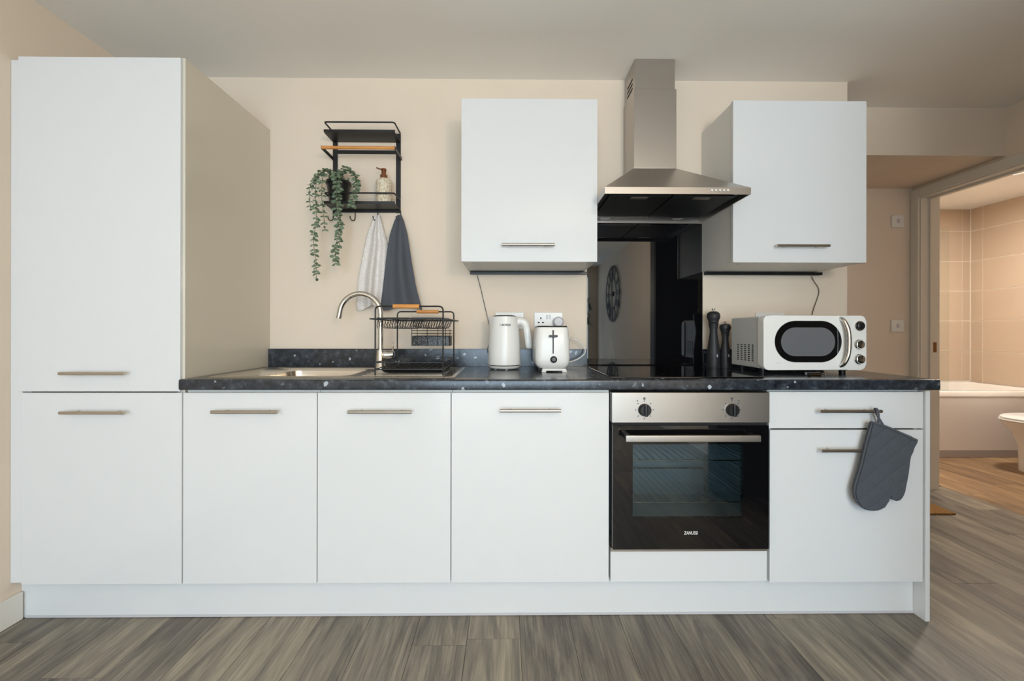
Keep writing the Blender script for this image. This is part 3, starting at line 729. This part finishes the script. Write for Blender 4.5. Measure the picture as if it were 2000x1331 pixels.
MB().lathe([(.026, -.0105), (.026, -.040), (.020, -.046), (.001, -.046)], 2.066, 1.145, 28, 'y').build('wall_plug', GREYP, label='round grey plug in the socket above the toaster', cat='plug')
# hall switches
for (u0, v0, u1, v1), lab in (((1740, 420, 1763, 446), 'square white spur switch high on the shaded hall wall'), ((1738, 626, 1764, 648), 'square white light switch low on the shaded hall wall')):
    a, b = aY(u0, v0, YH), aY(u1, v1, YH); cx_, cz_ = (a.x + b.x) / 2, (a.z + b.z) / 2
    t = thing('wall_switch', lab, 'switch', (cx_, YH - .005, cz_ - .043))
    MB().box(cx_ - .043, cx_ + .043, YH - .012, YH - .001, cz_ - .043, cz_ + .043, .003).build('plate', WHITEP, t)
    MB().box(cx_ - .009, cx_ + .009, YH - .016, YH - .012, cz_ - .014, cz_ + .014, .001).build('rocker', GREYP, t)

# ------------------------------------------------------------------ kettle
kx, ky = 1.794, -.165
t = thing('kettle', 'white jug kettle on the worktop beside the toaster', 'kettle', (kx, ky, WT))
bs = MB().lathe([(.001, WT + .003), (.066, WT + .003), (.075, WT + .010), (.0775, WT + .018), (.001, WT + .0195)], kx, ky, 40).build('power_base', WHITEP, t)
for a in (.6, 1.8, 3.9, 4.9): MB().cyl((kx + .055 * math.cos(a), ky + .055 * math.sin(a), WT), (kx + .055 * math.cos(a), ky + .055 * math.sin(a), WT + .004), .005, 10).build('foot', WHITEP, bs)
MB().lathe([(.074, WT + .019), (.074, WT + .022)], kx, ky, 40).build('base_gap', DARKGAP, t)
z = WT + .022
prof = [(.0775, z), (.0780, z + .02), (.0755, z + .08), (.0705, z + .15), (.0655, z + .20), (.0635, z + .226)]
loops = []
for r, h in prof:
    f = max(0, (h - (z + .165)) / .061)
    lp = []
    for k in range(48):
        a = 2 * PI * k / 48; rr = r
        da = abs(((a - PI + PI) % (2 * PI)) - PI)
        if f > 0 and da < .45: rr += .018 * f ** 1.3 * (1 - da / .45) ** 1.2
        lp.append((kx + rr * math.cos(a), ky + rr * math.sin(a), h))
    loops.append(lp)
MB().loft(loops).build('jug', WHITEP, t)
MB().lathe([(.055, z + .224), (.055, z + .229), (.045, z + .233), (.001, z + .234)], kx, ky, 36).build('lid', BLACKP, t)
hp = [(kx + .052, ky, z + .200), (kx + .080, ky, z + .205), (kx + .100, ky, z + .190), (kx + .109, ky, z + .150), (kx + .114, ky, z + .11), (kx + .1165, ky, z + .074)]
MB().tube(smooth_path(hp, 6), [.021] * 4 + [.020] * 10 + [.0175] * 8 + [.0165] * 5 + [.015, .0145, .013, .008], 14).build('handle', WHITEP, t)
PRINT = mat('dark_print', srgb(60, 60, 66), .5)
text('brand_lettering', 'BOSCH', .0125, (kx + .009, ky - .0668, z + .186), PRINT, t, bold=.0004, rot=(PI / 2 - .09, 0, 0), sx=.95, depth=.0012)
mb = MB(); mb.tube([(kx - .017 + .0038 * math.cos(a), ky - .0655, z + .186 + .0038 * math.sin(a)) for a in [2 * PI * k / 16 for k in range(16)]], .0006, 5, True); mb.build('brand_emblem', PRINT, t)

# ------------------------------------------------------------------ toaster
x0, x1, y0, y1 = 1.9305, 2.084, -.343, -.085
t = thing('toaster', 'white two-slice toaster with black lever and dial', 'toaster', ((x0 + x1) / 2, -.21, WT))
def tl(e, z, r): return [(x, y, z) for x, y in rrect(x0 + e, x1 - e, y0 + e, y1 - e, r, 6)]
MB().loft([tl(.030, WT + .014, .02), tl(.012, WT + .020, .024), tl(.003, WT + .034, .03), tl(0, WT + .055, .03), tl(.001, WT + .13, .03), tl(.006, WT + .19, .028), tl(.008, WT + .197, .028)]).build('shell', WHITEP, t)
MB().loft([tl(.010, WT + .1975, .026), tl(.012, WT + .203, .025)]).build('top_plate', BLACKP, t)
for xx in (1.975, 2.03): MB().box(xx - .014, xx + .014, y0 + .05, y1 - .04, WT + .2032, WT + .2042).build('bread_slot', DARKGAP, t)
xm = 2.0075
MB().box(xm - .0025, xm + .0025, y0 - .0006, y0 + .004, WT + .082, WT + .184).build('lever_slot', DARKGAP, t)
MB().box(xm - .0185, xm + .0185, y0 - .016, y0, WT + .154, WT + .163, .002).build('lever', BLACKP, t)
k_ = MB().lathe([(.0145, y0 + .001), (.0145, y0 - .008), (.012, y0 - .010), (.001, y0 - .010)], xm + .002, WT + .057, 28, 'y').build('dial', BLACKP, t)
MB().lathe([(.0085, y0 - .0098), (.008, y0 - .0125), (.001, y0 - .0125)], xm + .002, WT + .057, 24, 'y').build('dial_cap', mat('dark_grey_plastic', srgb(86, 86, 88), .4), k_)
mb = MB(); mb.box(x0 + .03, x1 - .018, y0 + .006, y0 + .03, WT + .006, WT + .016, .002).box(x0 + .028, x0 + .048, y0 + .006, y0 + .03, WT, WT + .008, .002).box(x1 - .036, x1 - .016, y0 + .006, y0 + .03, WT, WT + .008, .002)
mb.build('foot_bracket', WHITEP, t)
MB().box(x0 + .03, x1 - .018, y1 - .03, y1 - .006, WT, WT + .016, .002).build('foot_bracket', WHITEP, t)
pts = [(2.066, -.047, 1.125)] + vp((1112, 660, -.06), (1122, 663, -.06), (1135, 672, -.06), (1143, 684, -.06), (1140, 693, -.06), (1128, 702, -.065), (1112, 708, -.07), (1102, 712, -.08)) 
MB().tube(smooth_path(pts), .0032, 8).build('cord', WHITEP, t)

# ------------------------------------------------------------------ pepper and salt mill
MILL = mat('matt_black_wood', srgb(40, 41, 45), 0.5)
def mill(x, y, H, R, label):
    t = thing('pepper_mill', label, 'mill', (x, y, WT))
    P = lambda a, b: (a * R, WT + b * H)
    MB().lathe([P(.01, 0), P(.98, 0), P(1, .02), P(1, .10), P(.97, .17), P(.99, .19), P(.97, .28), P(.80, .42), P(.60, .58), P(.58, .63), P(.70, .72), P(.78, .745), P(.70, .755), P(.01, .757)], x, y, 32).build('body', MILL, t)
    h = MB().lathe([P(.01, .757), P(.70, .757), P(.78, .765), P(.80, .79), P(.84, .80), P(1.0, .84), P(1.02, .87), P(.92, .915), P(.55, .945), P(.01, .95)], x, y, 32).build('head', MILL, t)
    MB().lathe([P(.08, .948), P(.10, .965), P(.26, .975), P(.28, .99), P(.12, 1.0), P(.01, 1.0)], x, y, 16).build('finial_nut', STEELH, h)
    MB().box(x + .002, x + .007, y - R - .0004, y - R + .003, WT + .055, WT + .067).build('maker_mark', GREYP, t)
mill(2.829, -.088, .295, .0305, 'taller matt black pepper mill beside the splashback')
mill(2.889, -.085, .231, .0262, 'shorter matt black salt mill between the taller mill and the microwave')

# ------------------------------------------------------------------ microwave
mx0, mx1, mf, mbk, mz0, mz1 = 2.874, 3.312, -.43, -.165, .937, 1.165
t = thing('microwave', 'white retro microwave with oval window and chrome dials', 'microwave', ((mx0 + mx1) / 2, -.3, WT))
MB().box(mx0 + .004, mx1 - .004, mf + .035, mbk, mz0 + .004, mz1 - .003, .006, 3).build('casing', mat('grey_white_casing', srgb(206, 208, 208), .3), t)
for xx in (mx0 + .04, mx1 - .05):
    for yy in (mf + .07, mbk - .03): MB().lathe([(.012, WT), (.014, mz0 + .006)], xx, yy, 14).build('foot', BLACKP, t)
xs = 3.232   # split between door and controls
pol = rrect(mx0, mx1, mz0, mz1, .022, 6)
fr = MB().prism(pol, 'y', mf + .002, mf + .036, .004, 2).build('front_frame', WHITEP, t)
dpol = [(x, z) for x, z in rrect(mx0, mx1, mz0, mz1, .022, 6)]
left = [q for q in dpol if q[0] < 3.1]
dr = MB().prism([(xs, mz1)] + left + [(xs, mz0)], 'y', mf - .006, mf + .0015, .0025, 2).build('door', WHITEP, t)
a0 = aY(1513, 627, mf - .006); a1 = aY(1643, 708, mf - .006)
def stad(x0, x1, z0, z1): return rrect(x0, x1, z0, z1, (z1 - z0) / 2 - .0005, 12)
wn = MB().prism(stad(a0.x, a1.x, a1.z, a0.z), 'y', mf - .0085, mf - .0055).build('window', BLACKG, dr)
i0 = aY(1523, 640, mf); i1_ = aY(1628, 696, mf)
MB().prism(stad(i0.x, i1_.x, i1_.z, i0.z), 'y', mf - .0088, mf - .0083).build('mesh_screen', mat('grey_window_mesh', srgb(104, 106, 110), .08, 0, 1.7), wn)
# chrome handle
hx = aY(1653, 665, mf - .03).x
hz0, hz1 = aY(1650, 716, mf - .02).z, aY(1650, 622, mf - .02).z
pts = [(hx - .006, mf - .004, hz0), (hx - .002, mf - .022, hz0 + .012), (hx + .007, mf - .032, (hz0 * 3 + hz1) / 4), (hx + .010, mf - .034, (hz0 + hz1) / 2), (hx + .007, mf - .032, (hz0 + hz1 * 3) / 4), (hx - .002, mf - .022, hz1 - .012), (hx - .006, mf - .004, hz1)]
MB().tube(smooth_path(pts, 5), .0082, 12).build('door_handle', CHROME, dr)
for (u, v, rr, m_, lab) in ((1678.5, 637, .0185, BLACKP, 'dark round display'), (1677.5, 673, .0205, CHROME, 'chrome dial'), (1678, 702, .0215, CHROME, 'chrome dial')):
    p = aY(u, v, mf)
    dl = MB().lathe([(rr, mf + .003), (rr, mf - .003), (rr * .85, mf - .006), (rr * .80, mf - .012), (rr * .6, mf - .014), (.001, mf - .014)], p.x, p.z, 32, 'y').build('dial', m_, fr, lab)
    if m_ is CHROME: MB().box(p.x - .002, p.x + .002, mf - .0165, mf - .013, p.z, p.z + rr * .75).build('pointer', BLACKP, dl)
    else: MB().lathe([(rr + .002, mf + .0025), (rr + .002, mf - .004), (rr, mf - .0045)], p.x, p.z, 32, 'y').build('dial_ring', CHROME, dl)
p = aY(1519, 709, mf); MB().box(p.x - .010, p.x + .010, mf - .0064, mf - .0058, p.z - .0012, p.z + .0012).build('maker_mark', GREYP, dr)
# vents on the left side
vm = bpy.data.meshes.new('vent_slot'); 
for c in range(5):
    for r in range(9):
        y = mf + .075 + (4 - c) * .030; zz = .968 + r * .0085 - (4 - c) * .0
        MB().box(mx0 + .0034, mx0 + .0046, y, y + .014, zz, zz + .0045).build('vent_slot', DARKGAP, t)
# small bottle-opener sized tool in front of the microwave
t = thing('pocket_knife', 'small dark folding knife with bronze inlay lying before the microwave', 'knife', (3.06, -.47, WT))
MB().prism([(3.018, -.480), (3.030, -.486), (3.086, -.478), (3.092, -.468), (3.080, -.462), (3.024, -.464)], 'z', WT, WT + .014, .003).build('grip', BLACKP, t)
MB().prism([(3.034, -.487), (3.082, -.480), (3.082, -.478), (3.034, -.485)], 'z', WT + .003, WT + .009).build('inlay', mat('bronze', srgb(150, 120, 80), .3, 1), t)
MB().tube([(3.098 + .011 * math.cos(a), -.468 + .009 * math.sin(a), WT + .004 + .003 * math.sin(a * 1)) for a in [2 * PI * k / 18 for k in range(18)]], .0016, 6, True).build('split_ring', CHROME, t)

# ------------------------------------------------------------------ oven mitt
ym = F - .040
t = thing('oven_mitt', 'grey quilted oven mitt hanging from the drawer handle', 'oven mitt', (3.21, ym, .44))
outl = [(1704, 824), (1714, 826), (1733, 833), (1760, 845), (1789, 858), (1786, 866), (1777, 882), (1773, 900), (1770, 925), (1765, 950), (1762, 966), (1757, 974), (1748, 978), (1740, 975), (1737, 970), (1738, 962), (1734, 972), (1728, 986), (1718, 994), (1702, 997), (1686, 993), (1675, 983), (1669, 966), (1670, 950), (1676, 930), (1683, 905), (1690, 875), (1697, 848), (1702, 828)]
pol = [(aY(u, v, ym).x, aY(u, v, ym).z) for u, v in outl]
def dens(P, n=3):
    Q = [Vector((a, b, 0)) for a, b in P]; out = []
    m = len(Q)
    for i in range(m):
        p0, p1, p2, p3 = Q[i - 1], Q[i], Q[(i + 1) % m], Q[(i + 2) % m]
        for k in range(n):
            s_ = k / n; w = p1.lerp(p2, s_) * .4 + .6 * .5 * ((2 * p1) + (p2 - p0) * s_ + (2 * p0 - 5 * p1 + 4 * p2 - p3) * s_ * s_ + (3 * p1 - p0 - 3 * p2 + p3) * s_ ** 3)
            out.append((w.x, w.y))
    return out
pol = dens(pol, 2)
mb = MB().prism(pol, 'y', ym - .010, ym + .012, .0035, 3); body = mb.build('glove', MITT, t, angle=60)
hem = [aY(u, v, ym - .012) for u, v in ((1703, 825), (1733, 834.5), (1760, 846.5), (1789, 860))]
MB().tube(hem, .0035, 8).build('hem', TOWELG, body)
seam = [aY(u, v, ym - .006) for u, v in ((1703, 827), (1697, 848), (1690, 875), (1683, 905), (1676, 930), (1670, 950), (1669, 966), (1675, 983), (1686, 993), (1702, 997), (1718, 994))]
MB().tube(smooth_path(seam, 4), .0022, 6).build('piping', TOWELG, body)
sm2 = [aY(u, v, ym - .0105) for u, v in ((1739, 966), (1741, 955), (1746, 940), (1753, 928))]
MB().tube(sm2, .0016, 6).build('thumb_seam', TOWELG, body)
hz = .801
lp = [(3.183, ym + .004, .752), (3.181, F - .042, .775), (3.180, F - .040, .803), (3.182, F - .030, .812), (3.186, F - .020, .806), (3.196, F - .022, .780), (3.206, ym + .006, .748)]
mb = MB(); sp_ = smooth_path(lp, 6)
for dxx in (-.003, 0, .003): mb.tube([q + Vector((dxx, 0, 0)) for q in sp_], .0018, 6)
mb.build('hanging_loop', TOWELG, t)

# ------------------------------------------------------------------ doorway, bathroom
t = thing('door_1', None, None, (XD + .06, .37, 0), kind='structure')
LT = .02
mb = MB(); mb.box(XD - .002, XD + .122, OY1, OY1 + LT, 0, OZ + LT).box(XD - .002, XD + .122, OY0 - LT, OY0, 0, OZ + LT).box(XD - .002, XD + .122, OY0, OY1, OZ, OZ + LT)
mb.build('door_lining', FRAMEW, t)
mb = MB(); mb.box(XD + .055, XD + .075, OY1 - .012, OY1, 0, OZ).box(XD + .055, XD + .075, OY0, OY0 + .012, 0, OZ).box(XD + .055, XD + .075, OY0 + .012, OY1 - .012, OZ - .012, OZ)
mb.build('door_stop', FRAMEW, t)
for xa, xb in ((XD - .018, XD - .002), (XD + .122, XD + .138)):
    top_ = OZ + .065
    mb = MB(); mb.box(xa, xb, OY1 + .004, min(OY1 + .062, YH - .001) if xa < XD else OY1 + .062, 0, top_, .004).box(xa, xb, OY0 - .062, OY0 - .004, 0, top_, .004).box(xa, xb, OY0 - .004, OY1 + .004, OZ + .006, top_, .004)
    mb.build('architrave', FRAMEW, t)
MB().box(XD + .085, XD + .110, OY1 - .0015, OY1 + .001, .955, 1.025).build('strike_plate', mat('aged_brass', srgb(120, 90, 60), .4, 1), t)

# tiles
def tile_run(parent, axis, c, a0, a1, z0, z1, tw=.60, th_=.314, first=None, sgn=-1):
    zz = z0
    while zz < z1 - .01:
        zt_ = min(zz + th_, z1); aa = a0; k = 0
        while aa < a1 - .01:
            ab = min(aa + (first if (k == 0 and first) else tw), a1)
            g_ = .0032
            if axis == 'y': piece('tile', TM, aa + g_, ab - g_, c - .003, c, zz + g_, zt_ - g_, parent)
            else: piece('tile', TM, c - .003, c, aa + g_, ab - g_, zz + g_, zt_ - g_, parent)
            aa = ab; k += 1
        zz = zt_
tile_run(wbb, 'y', BY, XD + .12, BX - .006, .586, CH)
tile_run(wbr, 'x', BX, -.7, BY - .006, .586 - .314, CH, first=.5)
# bath
t = thing('bathtub', 'white bathtub with pale front panel seen through the doorway', 'bathtub', (5.8, 1.92, 0))
bx0, bx1, by0, by1, bz = 4.99, BX - .008, 1.53, BY - .008, .578
mb = MB(); mb.loft([[(x, y, bz - .045) for x, y in rrect(bx0, bx1, by0, by1, .012)], [(x, y, bz - .006) for x, y in rrect(bx0, bx1, by0, by1, .012)], [(x, y, bz) for x, y in rrect(bx0 + .006, bx1 - .006, by0 + .006, by1 - .006, .012)], [(x, y, bz) for x, y in rrect(bx0 + .06, bx1 - .09, by0 + .065, by1 - .06, .10)], [(x, y, bz - .02) for x, y in rrect(bx0 + .075, bx1 - .105, by0 + .08, by1 - .07, .10)], [(x, y, .20) for x, y in rrect(bx0 + .15, bx1 - .30, by0 + .13, by1 - .12, .10)], [(x, y, .18) for x, y in rrect(bx0 + .2, bx1 - .36, by0 + .17, by1 - .16, .08)]], False, True)
mb.build('tub', CERAM, t, angle=50)
MB().box(bx0 + .005, bx1 - .005, by0 + .004, by0 + .016, .062, bz - .047, .002).build('front_panel', mat('pale_grey_panel', srgb(222, 214, 208), .3), t)
MB().box(bx0 + .005, bx1 - .005, by0 + .001, by0 + .016, .001, .060, .002).build('panel_plinth', mat('warm_grey_panel', srgb(160, 150, 146), .4), t)
t = thing('shower_screen', 'clear glass shower screen standing on the bathtub rim', 'shower screen', (5.35, by0 + .03, bz))
MB().box(4.995, 5.69, by0 + .030, by0 + .036, bz + .006, 2.02).build('glass_pane', CLEAR, t)
MB().box(4.995, 5.69, by0 + .028, by0 + .038, bz + .0005, bz + .006).build('bottom_seal', GREYP, t)
# toilet pointing to the left
ty_ = 1.15; tf = 5.745
t = thing('toilet', 'white toilet with closed lid beside the bathtub', 'toilet', (6.05, ty_, 0))
def dsh(x0, x1, hw, z, pinch=1.0):
    out = []
    for k in range(28):
        a = PI / 2 + PI * k / 27; out.append((x0 + .24 + .24 * math.cos(a) * (1.0), ty_ + hw * math.sin(a), z))
    out += [(x1, ty_ - hw * pinch, z), (x1, ty_ + hw * pinch, z)]
    return out
MB().loft([dsh(tf + .115, 6.34, .125, .0), dsh(tf + .112, 6.34, .12, .10), dsh(tf + .11, 6.34, .125, .20), dsh(tf + .07, 6.34, .165, .31), dsh(tf + .012, 6.34, .185, .375), dsh(tf + .006, 6.34, .188, .392)]).build('pan', CERAM, t, angle=50)
st_ = MB().loft([dsh(tf, 6.26, .19, .394), dsh(tf - .004, 6.26, .193, .400), dsh(tf, 6.26, .19, .409)]).build('seat', WHITEP, t)
MB().loft([dsh(tf + .008, 6.26, .186, .4115), dsh(tf + .006, 6.26, .188, .420), dsh(tf + .02, 6.25, .178, .430)]).build('lid', WHITEP, t)
c_ = MB().box(6.27, 6.44, ty_ - .19, ty_ + .19, .395, .76, .02, 3).build('cistern', CERAM, t)
MB().lathe([(.02, .76), (.02, .767), (.001, .768)], 6.355, ty_, 20).build('flush_button', CHROME, c_)
struct(MB().box(6.445, BX - .007, .9, by0 - .002, 0, 1.2), 'wall_bath_boxing', TILE)
MB().box(3.72, 4.496, .345, .79, .001, .012, .003).build('door_mat', JUTE, label='golden woven jute mat on the hall floor', cat='mat')

# ------------------------------------------------------------------ seen only as reflections in the black glass, and an added light blocker
IRON = mat('black_iron', srgb(18, 18, 20), .5)
t = thing('hall_light_blocker', 'added slim black light blocker mirrored as dark column in the splashback', 'light blocker', (3.39, -1.92, 0))  # unseen upright slab, added to keep window and pendant light off the hall wall
MATTB = mat('matt_black_laminate', srgb(20, 20, 22), .6)
MB().box(3.190, XC - .002, -1.990, -1.872, .0, 2.02, .002).build('body', MATTB, t)
for z0_, z1_ in ((.01, .78), (.785, 2.015)): d = MB().box(3.193, XC - .005, -1.870, -1.850, z0_, z1_, .002).build('door', MATTB, t)
yc, zc, Rc = -5.12, 1.73, .47
t = thing('wall_clock', 'large black skeleton wall clock with roman numerals mirrored in the splashback', 'clock', (XC - .02, yc, zc - Rc))
def ringx(r, w, d=.012):
    mb = MB(); n = 64; L4 = []
    for rr, xx in ((r, XC - .02), (r, XC - .02 - d), (r - w, XC - .02 - d), (r - w, XC - .02), (r, XC - .02)):
        L4.append([(xx, yc + rr * math.cos(2 * PI * k / n), zc + rr * math.sin(2 * PI * k / n)) for k in range(n)])
    return mb.loft(L4, False, False)
ringx(Rc, .026).build('outer_ring', IRON, t); ringx(.27, .022).build('inner_ring', IRON, t)
nums = ['XII', 'I', 'II', 'III', 'IIII', 'V', 'VI', 'VII', 'VIII', 'IX', 'X', 'XI']
for k, nm in enumerate(nums):
    a = k * PI / 6; mb = MB(); wds = {'I': .026, 'V': .05, 'X': .05}; tot = sum(wds[c] for c in nm); s_ = -tot / 2
    for c in nm:
        w = wds[c]; m0 = s_ + w / 2; s_ += w
        def bar(a0, a1, th2=.009):
            d_ = Vector((a1 - a0, .18)).normalized(); n_ = Vector((-d_.y, d_.x)) * th2
            P0 = Vector((a0, .265)); P1 = Vector((a1, .448))
            mb.prism([tuple(P0 + n_), tuple(P0 - n_), tuple(P1 - n_), tuple(P1 + n_)], 'x', XC - .030, XC - .022)
        if c == 'I': bar(m0, m0)
        elif c == 'V': bar(m0, m0 - .018); bar(m0, m0 + .018, .006)
        else: bar(m0 - .018, m0 + .018); bar(m0 + .018, m0 - .018, .006)
    mb.xform(Matrix.Translation((0, yc, zc)) @ Matrix.Rotation(-a, 4, 'X') ); mb.build('numeral', IRON, t)
MB().lathe([(.04, XC - .001), (.04, XC - .034), (.001, XC - .036)], yc, zc, 24, 'x').build('hub', IRON, t)
for a, l in ((.06, .36), (3.2, .24)):
    mb = MB().prism([(-.010, 0), (.010, 0), (.004, l), (-.004, l)], 'x', XC - .042, XC - .038); mb.xform(Matrix.Translation((0, yc, zc)) @ Matrix.Rotation(-a, 4, 'X')); mb.build('hand', IRON, t)
mb = MB()
for k in range(4):
    a = k * PI / 2 + .0; d_ = Vector((0, math.cos(a), math.sin(a))); mb.cyl(Vector((XC - .026, yc, zc)) + d_ * .03, Vector((XC - .026, yc, zc)) + d_ * .26, .006, 8)
mb.build('spoke', IRON, t)

t = thing('pendant_lamp', 'bare bulb pendant lamp hanging from the living room ceiling', 'lamp', (2.58, -3.3, 1.69))
MB().cyl((2.58, -3.3, 1.74), (2.58, -3.3, CH - .02), .003, 8).build('cord', BLACKP, t)
MB().lathe([(.022, 1.69), (.022, 1.735), (.006, 1.75)], 2.58, -3.3, 20).build('lamp_holder', BLACKP, t)
MB().lathe([(.05, CH - .001), (.045, CH - .022), (.004, CH - .024)], 2.58, -3.3, 24).build('ceiling_rose', WHITEP, t)
t = thing('ceiling_light', 'round white ceiling light fitting in the bathroom', 'lamp', (5.75, 1.1, CH - .03))
MB().loft([[(5.75 + r_ * math.cos(k * PI / 20), 1.1 + r_ * math.sin(k * PI / 20), z_) for k in range(40)] for r_, z_ in ((.156, CH - .034), (.165, CH - .034), (.170, CH - .001))], False, False).build('rim', WHITEP, t)
# potted palm by the end wall, mirrored at the left edge of the splashback
gx, gy = 3.22, -6.12
t = thing('potted_palm', 'tall potted palm mirrored at the edge of the splashback', 'plant', (gx, gy, 0))
MB().lathe([(.001, 0), (.12, 0), (.15, .30), (.158, .30), (.158, .32), (.14, .32), (.135, .28), (.001, .28)], gx, gy, 28).build('pot', BLACKP, t)
rq = random.Random(5)
for k in range(9):
    a = k * 2.4; L0 = rq.uniform(.12, .18); hgt = rq.uniform(1.25, 1.75)
    dv = Vector((math.cos(a), math.sin(a), 0))
    pth = smooth_path([Vector((gx, gy, .28)), Vector((gx, gy, .8)) + dv * .04, Vector((gx, gy, hgt)) + dv * L0 * .6, Vector((gx, gy, hgt - .05)) + dv * L0], 6)
    stm = MB().tube(pth, .005, 6).build('frond_stem', STEMM, t)
    mb = MB(); m_ = len(pth)
    for q in range(m_ // 2, m_):
        tg = (pth[min(q + 1, m_ - 1)] - pth[q - 1]).normalized(); sd = tg.cross(Vector((0, 0, 1))).normalized()
        for sg in (1, -1): leaf(mb, pth[q], sd * sg + tg * .8, Vector((0, 0, 1)), .15, .022)
    mb.build('fronds', BLADE, stm, kind='stuff')

GR = {'base_cabinet': 'white base cabinets under the worktop', 'wall_cabinet': 'white wall cabinets beside the hood', 'light_bar': 'black light bars under the wall cabinets',
      'double_socket': 'white double sockets above the worktop', 'tea_towel': 'tea towels on the shelf hooks', 'pepper_mill': 'black mills beside the hob', 'wall_switch': 'switches on the hall wall', 'upstand': 'slate upstands along the wall'}
for k in bpy.data.objects:
    n_ = k.name.split('.')[0]
    if k.parent is None and n_ in GR: k['group'] = GR[n_]
for k in list(bpy.data.objects):
    if 'wo' in k: del k['wo']
